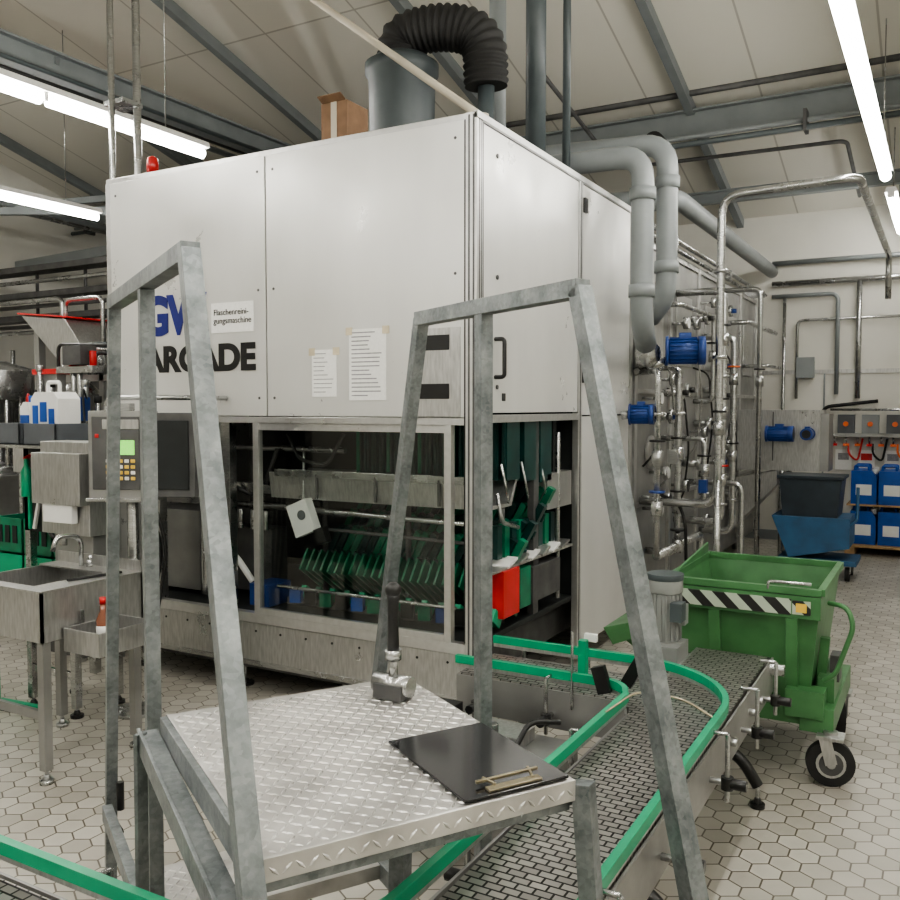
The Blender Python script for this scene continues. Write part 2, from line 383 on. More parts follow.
# lower front
o.box((x0,y0,.42),(x1-.065,y0+.05,.475),alu)
o.box((x0,y0+.012,.17),(x1-.065,y0+.03,.415),steelb)
for i in range(14):
    xx=x0+.1+i*.18; o.cyl((xx,y0+.008,.37),(xx,y0+.013,.37),.007,inner,10)
o.box((-3.553,y0+.010,.17),(-3.547,y0+.014,.415),dsteel)
o.box((x0,y0+.006,.17),(x1-.065,y0+.012,.20),steel)
o.box((-3.41,y0,.475),(-3.37,y0+.04,1.56),alu); o.box((-2.165,y0,.475),(-2.125,y0+.04,1.56),alu)
o.box((-3.37,y0,.475),(-2.165,y0+.03,.51),alu); o.box((-3.37,y0+.01,1.52),(-2.165,y0+.03,1.56),alu)
o.box((-4.24,y0+.02,.475),(-4.18,y0+.08,1.56),steel); o.box((-3.75,y0+.1,.475),(-3.68,y0+.16,1.56),steel)
o.box((-3.37,y0+.015,.51),(-2.165,y0+.019,1.52),glass)
# interior: near-black lining and back sheets put its shade into the colour
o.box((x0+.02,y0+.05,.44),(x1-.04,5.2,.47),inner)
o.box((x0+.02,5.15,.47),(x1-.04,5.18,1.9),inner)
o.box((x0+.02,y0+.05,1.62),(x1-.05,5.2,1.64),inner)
for r in range(3):
    for i in range(19):
        xx=-2.98+i*.052; yy=4.18+r*.22
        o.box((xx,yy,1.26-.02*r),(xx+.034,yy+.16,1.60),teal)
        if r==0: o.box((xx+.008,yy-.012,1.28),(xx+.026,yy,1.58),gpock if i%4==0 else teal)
o.box((-3.35,4.14,1.57),(-2.0,4.17,1.61),steelb)
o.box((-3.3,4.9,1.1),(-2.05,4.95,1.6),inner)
o.prism([(-3.45,3.96,1.27),(-3.45,3.98,1.12),(-3.45,4.26,1.12),(-3.45,4.34,1.27),(-3.45,4.32,1.27),(-3.45,4.24,1.14),(-3.45,3.995,1.14),(-3.45,3.975,1.27)],(1.43,0,0),steelb)
o.box((-3.4,3.95,1.25),(-2.02,3.98,1.29),steel)
for xx in (-3.1,-2.7,-2.3): o.box((xx,3.945,1.13),(xx+.012,3.965,1.27),dsteel)
o.beam((-4.5,4.1,1.2),(-3.2,4.0,1.15),.05,.05,steel)
o.cyl((-4.5,4.2,1.40),(-3.0,4.1,1.40),.018,steel,10); o.cyl((-4.5,4.3,1.02),(-3.3,4.3,1.02),.02,steel,10); o.cyl((-3.36,4.0,1.06),(-2.1,4.0,1.04),.014,steel,10)
o.cyl((-3.36,4.05,.95),(-2.1,4.05,.93),.010,dsteel,10); o.tube([(-3.3,3.95,1.5),(-3.2,3.93,1.35),(-3.0,3.93,1.32),(-2.9,3.95,1.5)],.01,black,.06)
for xx in (-3.3,-2.7,-2.1): o.cyl((xx,4.3,.47),(xx,4.3,1.15),.018,dsteel,10)
for xx in (-4.4,-4.0): o.box((xx,4.4,.47),(xx+.05,4.45,1.6),dsteel)
# packed rows of bottle carriers
R=Matrix.Rotation(math.radians(-35),3,'X')
for i in range(26):
    xx=-3.36+i*.052
    o.obox((xx,4.30,.64),(.014,.34,.14),R,gpock)
    if i%2: o.obox((xx+.02,4.10,.54),(.036,.10,.07),R,green if i%4==1 else gpock)
for r in range(4):
    for i in range(23):
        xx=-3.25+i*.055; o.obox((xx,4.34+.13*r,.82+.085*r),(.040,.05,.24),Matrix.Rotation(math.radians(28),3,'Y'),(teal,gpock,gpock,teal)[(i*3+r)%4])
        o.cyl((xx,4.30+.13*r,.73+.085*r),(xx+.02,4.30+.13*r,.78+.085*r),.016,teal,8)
for i in range(11): o.obox((-3.3+i*.11,4.02,.545),(.07,.05,.08),Matrix.Rotation(.3,3,'Z'),(blue,black,gpock,black,blue,gpock,blue,black,gpock,bmotor,black)[i])
o.box((-3.4,4.05,.48),(-2.05,4.08,.52),dsteel)
o.cyl((-3.4,3.97,.60),(-2.2,3.97,.60),.010,steel,10)
o.obox((-3.17,3.93,1.02),(.15,.06,.19),Matrix.Rotation(math.radians(-22),3,'Y'),white)
o.cyl((-3.16,3.893,1.04),(-3.16,3.90,1.04),.028,tray)
o.obox((-3.03,3.92,.93),(.07,.05,.09),Matrix.Rotation(math.radians(-20),3,'Y'),black)
o.cyl((-3.19,3.95,1.1),(-3.22,4.0,1.4),.008,steel,8)
o.box((-2.12,4.1,.54),(-1.99,4.30,.79),red); o.box((-2.06,4.32,.55),(-1.995,4.46,.77),gpock); o.box((-2.1,4.5,.55),(-2.0,4.9,.75),dsteel)
for i in range(6): o.obox((-2.05,4.22+i*.15,.82),(.12,.12,.015),Matrix.Rotation(.3,3,'X'),white if i%2==0 else steelb)
o.box((-2.1,4.0,.79),(-2.0,5.1,.805),steelb)
o.box((-2.06,4.55,.47),(-2.02,4.62,1.57),dsteel)
o.cyl((-2.02,4.9,.5),(-2.02,4.9,1.5),.015,steel,10)
o.box((-2.10,4.72,1.05),(-2.01,5.1,1.26),washer)
for i in range(9): o.box((-2.09,4.15+i*.09,.84),(-2.05,4.21+i*.09,1.02),gpock if i%2 else teal)
o.tube([(-2.03,4.1,1.2),(-2.0,4.1,1.05),(-2.0,4.3,1.0)],.012,steel,.04)
for i in range(3): o.tube([(-2.03,4.15+i*.25,1.35),(-2.0,4.15+i*.25,1.22),(-2.02,4.22+i*.25,1.14)],.008,steel,.03)
# left bay
o.box((-4.5,4.0,.5),(-4.05,4.3,1.0),washer); o.cyl((-3.95,3.95,.5),(-3.95,3.95,1.35),.03,steel); o.box((-3.60,3.95,.47),(-3.45,4.15,.60),bmotor)
o.tube([(-3.9,4.0,.8),(-3.7,3.95,.75),(-3.62,4.0,.6)],.02,white,.05)
o.box((-4.0,4.15,.5),(-3.6,4.3,.9),dsteel); o.tube([(-3.9,4.1,1.4),(-3.8,3.95,1.2),(-3.6,4.05,1.1),(-3.5,4.1,1.4)],.014,black,.08)
for i in range(4): o.cyl((-3.9+i*.1,4.1,.9),(-3.9+i*.1,4.1,1.02),.02,steel,10)
for i in range(3): o.box((-4.45,3.98,1.05+i*.15),(-3.9,4.0,1.09+i*.15),steel)
# base frame + feet
o.box((x0+.05,y0+.1,.12),(x1-.1,y0+.16,.2),dsteel); o.box((x0+.05,5.9,.1),(x1-.1,5.98,.2),dsteel); o.box((x0+.1,y0+.3,.2),(x1-.15,5.9,.40),dsteel)
for xx in (x0+.15,-3.6,-2.8,x1-.2):
    o.foot(xx,y0+.13,.14,r=.05); o.foot(xx,5.94,.14,r=.05)
o.cyl((x1-.03,y0+.03,0),(x1-.03,y0+.03,.11),.03,steel)
o.box((-2.35,y0-.006,1.60),(-2.07,y0,2.04),steelb)
for z in (1.93,1.69): o.box((-2.31,y0-.010,z),(-2.13,y0-.006,z+.075),black)
bm=o.done(bevel=.002)
text('brand_lettering','ARCADE',(-4.26,y0-.003,1.865),.205,black,bm,sx=1.10,bold=.009)
text('logo_lettering','GW',(-4.26,y0-.003,2.09),.31,logoblue,bm,sx=.9,bold=.014)
def sheet(name,cx,cz_,w,h,y=y0,rows=10,tp=True):
    s=O(name); s.box((cx-w/2,y-.004,cz_-h/2),(cx+w/2,y-.001,cz_+h/2),paper)
    for i in range(rows):
        z=cz_+h/2-h*(i+1)/(rows+1); l=w*(.4+.45*random.random())
        s.box((cx-w*.43,y-.0055,z),(cx-w*.43+l,y-.004,z+h*.016),inkm)
    if tp:
        for sx_ in (-1,1): s.box((cx+sx_*w*.5-.02,y-.0062,cz_+h/2-.03),(cx+sx_*w*.5+.02,y-.001,cz_+h/2+.01),tape)
    s.done(parent=bm)
sheet('notice_sheet',-2.90,1.83,.16,.25); sheet('notice_sheet',-2.62,1.87,.23,.37,rows=16); sheet('machine_label',-3.55,2.16,.32,.17,rows=0,tp=False)
text('label_lettering','Flaschenreini-\ngungsmaschine',(-3.69,y0-.006,2.175),.048,black,bm,ext=.001)
o=O('red_signal_beacon'); o.cyl((-4.36,3.95,zt+.005),(-4.36,3.95,zt+.05),.035,black); o.rev((-4.36,3.95,zt+.05),[(.036,0),(.038,.05),(.033,.09),(.012,.105)],redlens); o.tube([(-4.36,3.98,zt+.02),(-4.42,4.0,zt+.10),(-4.46,4.1,zt+.02)],.005,black,.03); o.done()
# exhaust drum and hose on roof
o=O('exhaust_fan_duct')
c=(-2.94,4.62); zr=zt+.005
o.rev((*c,zr),[(.19,0),(.195,.1),(.205,.58),(.225,.60),(.225,.66),(.20,.66),(.17,.70)],dpvc,32)
pts=[V((c[0],c[1],zt+.60)),V((c[0]-.04,c[1],zt+.84)),V((c[0]+.24,c[1]+.06,zt+.88)),V((c[0]+.50,c[1]+.13,zt+.80)),V((c[0]+.50,c[1]+.15,zt+.50))]
P=fillet(pts,.3,14)
Q=[];L_=[0]
for i in range(1,len(P)): L_.append(L_[-1]+(P[i]-P[i-1]).length)
NS=120
for k in range(NS+1):
    d=L_[-1]*k/NS; i=max(j for j in range(len(L_)) if L_[j]<=d+1e-9); i=min(i,len(P)-2)
    t=(d-L_[i])/max(1e-9,L_[i+1]-L_[i]); Q.append(P[i].lerp(P[i+1],t))
o.tube(Q,.12,rubber,0,24,True,rf=lambda t:.128+.009*math.sin(t*2*math.pi*24))
o.cyl((c[0]+.50,c[1]+.15,zr),(c[0]+.50,c[1]+.15,zt+.52),.05,dpvc)
o.done()
o=O('cardboard_box'); o.box((-3.08,4.0,zr),(-2.90,4.20,zr+.27),card); o.box((-3.07,4.01,zr+.27),(-2.91,4.1,zr+.275),card); o.beam((-2.99,4.0,zr+.27),(-2.99,3.95,zr+.295),.16,.006,card); o.box((-3.01,3.995,zr),(-2.97,4.0,zr+.27),beige); o.done(.003)
for x,y,r,m in ((-2.33,5.25,.065,dpvc),(-2.80,5.65,.06,gpvc),(-2.18,5.40,.026,dpvc)):
    o=O('roof_vent_pipe'); o.cyl((x,y,zr),(x,y,cz(y)-.02),r,m); o.cyl((x,y,zr),(x,y,zr+.05),r*1.4,m); o.done()
o=O('overhead_conduit'); o.tube([(-5.2,5.31,5.47),(-2.05,3.95,3.09)],.022,beige); o.cyl((-2.05,3.95,3.066),(-2.05,3.95,3.10),.04,beige); o.done()
# ------------------------------------------------------------------ grey washer body
o=O('washer_tunnel_body')
o.box((-4.5,6.21,.15),(-2.0,11.0,2.92),washer)
for i in range(6):
    y=6.25+i*.93
    o.box((-2.0,y,.2),(-1.975,y+.06,2.9),steelb)
for z in (.9,1.75,2.86): o.box((-2.0,6.25,z),(-1.98,10.98,z+.035),steelb)
for y in (6.5,7.4,8.4,9.3,10.2):
    o.rev((-1.998,y+.2,1.30),[(.13,0),(.13,.02),(.10,.03)],steelb,24,'X')
    o.box((-2.0,y,2.0),(-1.985,y+.5,2.6),steelb)
for y in (6.5,8.5,10.5): o.cyl((-2.1,y,0),(-2.1,y,.16),.04,steel); o.cyl((-4.3,y,0),(-4.3,y,.16),.04,steel)
wb=o.done(.003)
o=O('grey_ventilation_ducts')
o.tube([(-3.0,5.55,3.27),(-1.74,5.62,3.27),(-1.74,5.62,2.22),(-1.80,5.92,2.08)],.073,gpvc,.16,18)
o.tube([(-3.0,6.1,3.52),(-1.72,6.12,3.47),(-1.72,6.12,2.42),(-1.88,6.3,2.3)],.073,gpvc,.18,18)
o.tube([(-2.4,6.9,3.3),(-1.9,7.0,3.3),(-1.9,11.4,3.3)],.075,gpvc,.15,16)
for p in ((-1.74,5.62,3.02),(-1.74,5.62,2.4),(-1.72,6.12,3.2),(-1.72,6.12,2.62)): o.cyl((p[0],p[1],p[2]-.04),(p[0],p[1],p[2]+.04),.085,gpvc)
o.cyl((-2.3,5.57,zt+.01),(-2.3,5.57,3.25),.03,gpvc); o.cyl((-2.4,6.1,zt+.01),(-2.4,6.1,3.5),.03,gpvc)
o.done()
o=O('process_pipework')
def valve(x,y,z,r=.05,hm=black):
    o.cyl((x,y,z-r),(x,y,z+r),r*.8,steel,16); o.cyl((x,y,z+r),(x,y,z+r*2.2),r*.35,steel,10); o.cyl((x,y,z+r*2.2),(x,y,z+r*2.5),r*1.1,hm,16)
def flange(x,y,z,ax='Z',r=.05):
    d=V((0,0,.012)) if ax=='Z' else V((.012,0,0)) if ax=='X' else V((0,.012,0)); p=V((x,y,z)); o.cyl(p-d,p+d,r,steel,16)
o.tube([(-1.98,6.4,.95),(-1.45,6.4,.95),(-1.4,6.35,1.1),(-1.4,6.35,3.12),(-.52,6.25,3.12),(-.52,9.6,3.12),(-.52,9.6,2.7)],.028,steel,.14)
o.tube([(-1.4,6.35,1.2),(-1.4,6.35,.0)],.024,steel)
o.tube([(-1.99,7.4,2.6),(-1.6,7.4,2.6),(-1.6,7.4,.7),(-1.99,7.4,.7)],.03,steel,.1)
o.tube([(-1.99,6.6,1.95),(-1.75,6.6,1.95),(-1.75,6.6,.55),(-1.99,6.6,.55)],.026,steel,.08)
o.tube([(-1.72,5.95,.62),(-1.72,7.2,.62),(-1.72,7.2,.3)],.03,steel,.08)
o.tube([(-1.72,5.95,.62),(-1.72,5.95,1.9),(-1.99,6.3,1.9)],.022,steel,.08)
o.tube([(-1.99,8.3,2.3),(-1.7,8.3,2.3),(-1.7,8.3,.5),(-1.99,8.3,.5)],.03,steel,.1)
o.tube([(-1.99,9.2,2.5),(-1.75,9.2,2.5),(-1.75,10.8,2.5)],.025,steel,.1)
o.tube([(-1.99,6.9,2.45),(-1.82,6.9,2.45),(-1.82,8.0,2.45),(-1.82,8.0,1.7),(-1.99,8.0,1.7)],.02,steel,.06)
o.tube([(-1.99,7.0,1.4),(-1.65,7.0,1.4),(-1.65,7.0,.9),(-1.99,7.0,.9)],.022,steel,.06)
o.tube([(-1.5,6.5,.25),(-1.5,7.7,.25),(-1.5,7.7,1.0),(-1.99,7.7,1.0)],.025,steel,.08)
o.tube([(-1.6,9.0,.0),(-1.6,9.0,2.8),(-1.99,9.0,2.8)],.025,steel,.08)
o.tube([(-1.99,10.1,2.1),(-1.7,10.1,2.1),(-1.7,10.8,2.1)],.02,steel,.08)
o.tube([(-1.9,6.4,2.97),(-1.9,11,2.97)],.02,steel); o.tube([(-2.1,6.4,3.03),(-2.1,11,3.03)],.02,steel)
for y in (7,9,10.8): o.box((-2.12,y,2.92),(-1.88,y+.02,3.0),steel)
for p in ((-1.75,6.6,1.3),(-1.6,7.4,1.6),(-1.72,6.5,.62),(-1.4,6.35,1.5),(-1.7,8.3,1.2),(-1.72,5.95,1.3),(-1.6,7.4,2.2),(-1.75,6.6,.9),(-1.65,7.0,1.15),(-1.6,9.0,1.9),(-1.82,8.0,2.1)): valve(*p)
valve(-1.6,7.4,1.05,hm=red); valve(-1.72,5.95,.95,hm=bmotor); valve(-1.7,8.3,1.9,hm=orange)
for p in ((-1.75,6.6,1.6),(-1.6,7.4,1.9),(-1.4,6.35,2.0),(-1.4,6.35,2.6),(-1.6,7.4,.85),(-1.4,6.35,.5),(-1.7,8.3,.8),(-1.72,5.95,1.6)): flange(*p)
rnd=random.Random(7)
for i in range(16):
    y=6.3+rnd.random()*3.0; z=.7+rnd.random()*2.0
    o.cyl((-1.99,y,z),(-1.88,y,z),.012,steel,8); o.cyl((-1.88,y,z),(-1.84,y,z),.05,steel,18); o.cyl((-1.84,y,z),(-1.838,y,z),.043,(white if i%2 else black),18)
for i in range(18):
    y=6.3+rnd.random()*3.0; z=.5+rnd.random()*2.2
    o.cyl((-1.99,y,z),(-1.86,y,z),.03,steel,12); o.cyl((-1.86,y,z),(-1.83,y,z),.055,steel,18); o.cyl((-1.83,y,z),(-1.79,y,z),.022,(black,black,bmotor)[i%3],12)
for i in range(7):
    y=6.3+i*.42; z=2.2-.2*(i%3)
    o.tube([(-1.99,y,z),(-1.85,y,z-.05),(-1.83,y+.1,z-.5),(-1.9,y+.2,z-.9),(-1.99,y+.2,z-1.0)],.008,(rubber,steel)[i%2],.1)
o.tube([(-1.85,6.45,1.0),(-1.7,6.45,.95),(-1.65,6.45,.8),(-1.7,6.7,.3)],.012,rubber,.08)
for p,m in (((-1.70,6.15,1.25),steel),((-1.62,6.7,1.0),bmotor)): o.box(p,(p[0]+.06,p[1]+.05,p[2]+.10),m)
o.done(parent=wb)
o=O('recirculation_pump')
o.motor((-1.62,6.3,2.05),(1,.3,0),.10,.26,bmotor); o.rev((-1.95,6.2,2.03),[(.05,0),(.12,.03),(.12,.1),(.05,.16)],steel,20,'X'); o.cyl((-1.97,6.2,1.9),(-1.7,6.28,2.0),.03,steel)
o.done(parent=wb)
o=O('blue_gear_motor'); o.motor((-1.83,5.95,1.60),(1,.2,0),.07,.16,bmotor); o.cyl((-1.97,5.92,1.59),(-1.9,5.94,1.6),.03,steel); o.done(parent=wb)
# ------------------------------------------------------------------ back area
o=O('label_press_outlet')
o.box((-1.9,9.5,1.0),(-1.1,10.0,1.62),steelb); o.box((-1.1,9.55,1.0),(-1.02,9.95,1.58),washer)
o.prism([(-1.96,9.5,.9),(-1.5,9.5,1.0),(-1.5,9.5,.85),(-1.96,9.5,.35)],(0,.4,0),steelb)
o.box((-1.55,9.49,1.1),(-1.54,9.5,1.6),dsteel)
o.motor((-1.45,9.35,1.38),(1,0,0),.08,.25,bmotor); o.motor((-1.2,9.38,1.38),(0,-1,0),.06,.18,bmotor)
o.cyl((-1.45,9.5,0),(-1.45,9.5,1.0),.03,steel); o.cyl((-1.45,9.95,0),(-1.45,9.95,1.0),.03,steel); o.done(.004)
o=O('blue_tipping_bin')
o.prism([(-1.40,9.0,.98),(-.84,9.0,.98),(-.88,9.0,.52),(-1.36,9.0,.52)],(0,.45,0),tank)
o.box((-1.42,8.98,.96),(-.82,9.47,.99),tank)
o.prism([(-1.46,8.96,.60),(-.76,8.96,.60),(-.76,8.96,.32),(-1.3,8.96,.20)],(0,.54,0),bbin)
o.box((-1.40,8.98,.15),(-.70,9.48,.20),bbin)
for x,y in ((-1.3,9.05),(-.78,9.05),(-1.3,9.4),(-.78,9.4)):
    o.cyl((x-.02,y,.07),(x+.02,y,.07),.07,rubber); o.box((x-.03,y-.02,.07),(x+.03,y+.02,.16),steel)
o.tube([(-.8,9.0,.5),(-.7,9.0,.6),(-.7,9.0,.9)],.015,bbin,.03)
o.done(.004)
o=O('wooden_pallet')
for i in range(6): o.box((-.95,10.62+i*.13,.10),(.5,10.72+i*.13,.12),wood)
for x in (-.95,-.27,.4): o.box((x,10.62,0),(x+.1,11.37,.10),wood)
o.done()
o=O('blue_canister_stack')
def can(x,y,z):
    o.prism([(x-.13,y,z),(x+.13,y,z),(x+.13,y,z+.3),(x+.08,y,z+.37),(x-.13,y,z+.37)],(0,.24,0),blue)
    o.cyl((x+.1,y+.12,z+.33),(x+.1,y+.12,z+.39),.03,white,12); o.box((x-.08,y-.003,z+.10),(x+.08,y,z+.22),white)
    o.tube([(x-.1,y+.12,z+.36),(x-.1,y+.12,z+.42),(x+.04,y+.12,z+.42),(x+.04,y+.12,z+.36)],.014,blue,.02)
for j in range(5):
    for k in range(2): can(-.78+j*.28,10.75+.29*k,.122)
for j in range(5): can(-.78+j*.28,10.75,.57)
o.box((-.95,10.72,.55),(.5,11.3,.57),wood)
for j in range(5): can(-.78+j*.28,11.04,.57)
o.done(.01)
o=O('wall_dosing_station'); 
o.box((-1.2,11.3,1.30),(0.2,11.48,1.34),washer); o.cyl((-1.2,11.33,1.62),(.2,11.33,1.62),.015,steel,10)
for i in range(5): o.box((-1.12+i*.26,11.36,1.34),(-.94+i*.26,11.48,1.56),(gpvc if i%2 else tray)); o.cyl((-1.03+i*.26,11.35,1.45),(-1.03+i*.26,11.33,1.45),.03,orange,12)
for i in range(11): o.cyl((-1.15+i*.125,11.36,1.30),(-1.15+i*.125,11.36,1.22),.012,steel,8); o.box((-1.18+i*.125,11.34,1.19),(-1.12+i*.125,11.37,1.22),orange if i%3 else red)
for i in range(4): o.tube([(-1.0+i*.26,11.38,1.22),(-1.0+i*.26,11.36,1.1),(-.9+i*.26,11.4,1.0),(-.85+i*.26,11.40,1.28)],.012,(red,rubber,orange,rubber)[i],.08)
o.tube([(-1.3,11.45,1.0),(-1.3,11.45,1.65),(-.7,11.45,1.72)],.02,rubber,.1)
for i,(x,z) in enumerate(((-1.15,1.02),(-.9,1.02),(-.62,1.02),(-.35,1.02))): o.box((x,11.475,z-.12),(x+.18,11.485,z+.12),paper); o.box((x+.03,11.47,z),(x+.15,11.476,z+.08),red if i%2 else inkm)
o.done()
o=O('wall_pipes')
o.tube([(-1.9,11.43,3.15),(.5,11.43,3.15)],.035,steel); o.tube([(-1.9,11.43,3.0),(-1.15,11.43,3.0),(-1.15,11.43,1.8)],.025,gpvc,.1)
o.tube([(-1.9,11.42,3.4),(.5,11.42,3.4)],.03,gpvc); o.cyl((-.92,11.43,1.75),(-.92,11.43,3.15),.03,steel,12); o.cyl((-1.75,11.43,.3),(-1.75,11.43,3.0),.02,steel,12)
o.tube([(-1.6,11.44,1.75),(-1.6,11.44,2.7),(.5,11.44,2.7)],.018,steel,.08); o.box((-1.6,11.40,2.0),(-1.4,11.48,2.25),gpvc)
o.done()
# ------------------------------------------------------------------ conveyor
ZR=.62; ZC=.565; YL=1.235
o=O('chain_conveyor')
xi,xo=-.96,-.634
def arc(c,r,a0,a1,n=14): return [(c[0]+r*math.cos(math.radians(a0+(a1-a0)*i/n)),c[1]+r*math.sin(math.radians(a0+(a1-a0)*i/n))) for i in range(n+1)]
def mat_strip(inn,out,dz=0):
    Z=ZC+dz
    for (a,b),(c,d) in zip(zip(inn,out),zip(inn[1:],out[1:])):
        o.hexa([(a[0],a[1],Z-.03),(b[0],b[1],Z-.03),(d[0],d[1],Z-.03),(c[0],c[1],Z-.03),(a[0],a[1],Z),(b[0],b[1],Z),(d[0],d[1],Z),(c[0],c[1],Z)],chainm)
cy=YL+.27
mat_strip([(xi+.01,cy),(xi+.01,3.97)],[(xo-.01,cy),(xo-.01,3.97)])
mat_strip(arc((-1.24,cy),.29,0,-90),arc((-1.24,cy),.6,0,-90),-.0005)
mat_strip([(-1.24,YL-.02),(-3.2,YL-.02)],[(-1.24,YL-.33),(-3.2,YL-.33)])
mat_strip(arc((-1.10,2.98),.14,0,90),arc((-1.10,2.98),.45,0,90),-.003)
mat_strip([(-1.10,3.12),(-1.72,3.12)],[(-1.10,3.43),(-1.72,3.43)],-.003)
def path(pts): return [V((p[0],p[1],0)) for p in pts]
inner_l=[(-3.2,YL),(-1.24,YL)]+arc((-1.24,cy),.27,-90,0)[1:]+[(xi,2.98)]+arc((-1.10,2.98),.13,0,90)[1:]+[(-1.72,3.11)]
outer_l=[(-3.2,YL-.35),(-1.24,YL-.35)]+arc((-1.24,cy),.61,-90,0)[1:]+[(xo,2.98)]+arc((-1.10,2.98),.466,0,90)[1:]+[(-1.72,3.446)]
side_in=inner_l
side_out_a=[(-3.2,YL-.35),(-1.24,YL-.35)]+arc((-1.24,cy),.61,-90,0)[1:]+[(xo,3.99)]
side_out_b=arc((-1.10,2.98),.466,50,90)+[(-1.72,3.446)]
for pl in (side_in,side_out_a,side_out_b):
    o.ribbon([(p[0],p[1],ZC-.08) for p in pl],.008,.15,washer)
o.ribbon([(xi,3.43,ZC-.08),(xi,3.99,ZC-.08)],.008,.15,steelb)
o.box((xi,3.97,ZC-.1),(xo,3.99,ZC-.01),dsteel); o.cyl((xi-.03,3.93,ZC-.04),(xo+.06,3.93,ZC-.04),.025,steel)
o.motor((-1.045,3.76,.77),(0,0,1),.075,.27,mgrey); o.cyl((-1.045,3.76,.905),(-1.045,3.76,.93),.078,dpvc); o.box((-1.14,3.67,.46),(-.965,3.85,.63),mgrey); o.box((-1.1,3.7,.3),(-1.0,3.8,.46),steel); o.box((-1.0,3.67,.74),(-.95,3.74,.82),dpvc)
def off(pl,d):
    P=path(pl); out=[]
    for i,p in enumerate(P):
        t=(P[min(i+1,len(P)-1)]-P[max(i-1,0)]).normalized(); out.append(p+V((t.y,-t.x,0))*d)
    return out
for pl,d in ((inner_l,-.004),(outer_l,.004)):
    o.ribbon([(p.x,p.y,ZR+.005) for p in off(pl,d)],.022,.032,green)
    o.ribbon([(p.x,p.y,ZR-.018) for p in off(pl,d)],.010,.02,steelb)
def bracket(x,y,dx,dy):
    o.cyl((x,y,ZC-.1),(x+dx*.06,y+dy*.06,ZC-.1),.01,steel,10); o.cyl((x+dx*.06,y+dy*.06,ZC-.16),(x+dx*.06,y+dy*.06,ZR+.0),.008,steel,10)
    o.cyl((x+dx*.06,y+dy*.06,ZR-.0),(x,y,ZR-.0),.007,steel,10)
    o.cyl((x+dx*.06,y+dy*.06,ZC-.12),(x+dx*.06,y+dy*.06,ZC-.08),.02,black,12)
    o.cyl((x+dx*.06,y+dy*.06,ZC-.10),(x+dx*.12,y+dy*.12,ZC-.10),.018,black,8)
for y in (1.75,2.25,2.8,3.3,3.7): bracket(xo,y,1,0)
for y in (1.9,2.6): bracket(xi,y,-1,0)
for x in (-1.6,-2.2,-2.8): bracket(x,YL,0,1); bracket(x+.2,YL-.35,0,-1)
for x in (-1.3,-1.6): bracket(x,3.446,0,1); bracket(x,3.11,0,-1)
def bipod(x,y,ax):
    ex=(.16,0) if ax=='x' else (0,.16)
    o.cyl((x,y,.22),(x,y,ZC-.05),.022,steel,14); o.cyl((x,y,.18),(x,y,.30),.04,black,14)
    for s in (-1,1):
        o.tube([(x,y,.24),(x+ex[0]*s*.6,y+ex[1]*s*.6,.19),(x+ex[0]*s,y+ex[1]*s,.09)],.024,black,.05)
        o.foot(x+ex[0]*s,y+ex[1]*s,.10,r=.03)
bipod(-.80,3.72,'x'); bipod(-.80,2.5,'x'); bipod(-2.0,1.06,'y'); bipod(-3.0,1.06,'y'); bipod(-1.5,3.28,'y'); bipod(-.78,1.6,'x')
o.beam((-.8,1.6,.45),(-.8,3.9,.45),.05,.05,steel)
for y in (3.1,3.45,3.6): o.cyl((xo+.004,y,ZC-.08),(xo+.03,y,ZC-.08),.014,steel,10)
o.box((-1.23,3.20,.58),(-1.20,3.235,.74),green); o.box((-1.22,3.24,.73),(-1.17,3.26,.76),white); o.cyl((-1.215,3.1,.5),(-1.215,3.1,.80),.006,steel,8)
o.obox((-1.0,3.2,.66),(.045,.03,.14),Matrix.Rotation(.5,3,'Y'),black); o.obox((-1.09,3.08,.64),(.05,.03,.10),Matrix.Rotation(-.3,3,'Y'),black)
o.tube([(-.96,2.75,.64),(-.9,2.9,.68),(-.75,2.95,.66),(-.64,2.9,.63)],.004,brass,.05)
o.done(.001)
o=O('conveyor_drive_cabinet')
o.box((-1.75,2.6,.18),(-1.15,3.0,.42),washer); o.box((-1.7,2.59,.22),(-1.4,2.6,.40),steelb)
for x in (-1.7,-1.2): 
    for y in (2.65,2.95): o.foot(x,y,.2,r=.03)
o.cyl((-1.6,2.7,.42),(-1.6,2.7,.52),.03,dsteel); o.cyl((-1.35,2.7,.42),(-1.35,2.7,.55),.02,steel); o.box((-1.5,2.8,.42),(-1.3,2.95,.47),steelb); o.box((-1.74,2.85,.42),(-1.62,2.98,.5),black)
o.box((-1.6,2.62,.42),(-1.25,2.66,.50),dsteel); o.tube([(-1.3,2.75,.43),(-1.28,2.85,.52),(-1.2,2.95,.5)],.01,black,.04)
o.done(.003)
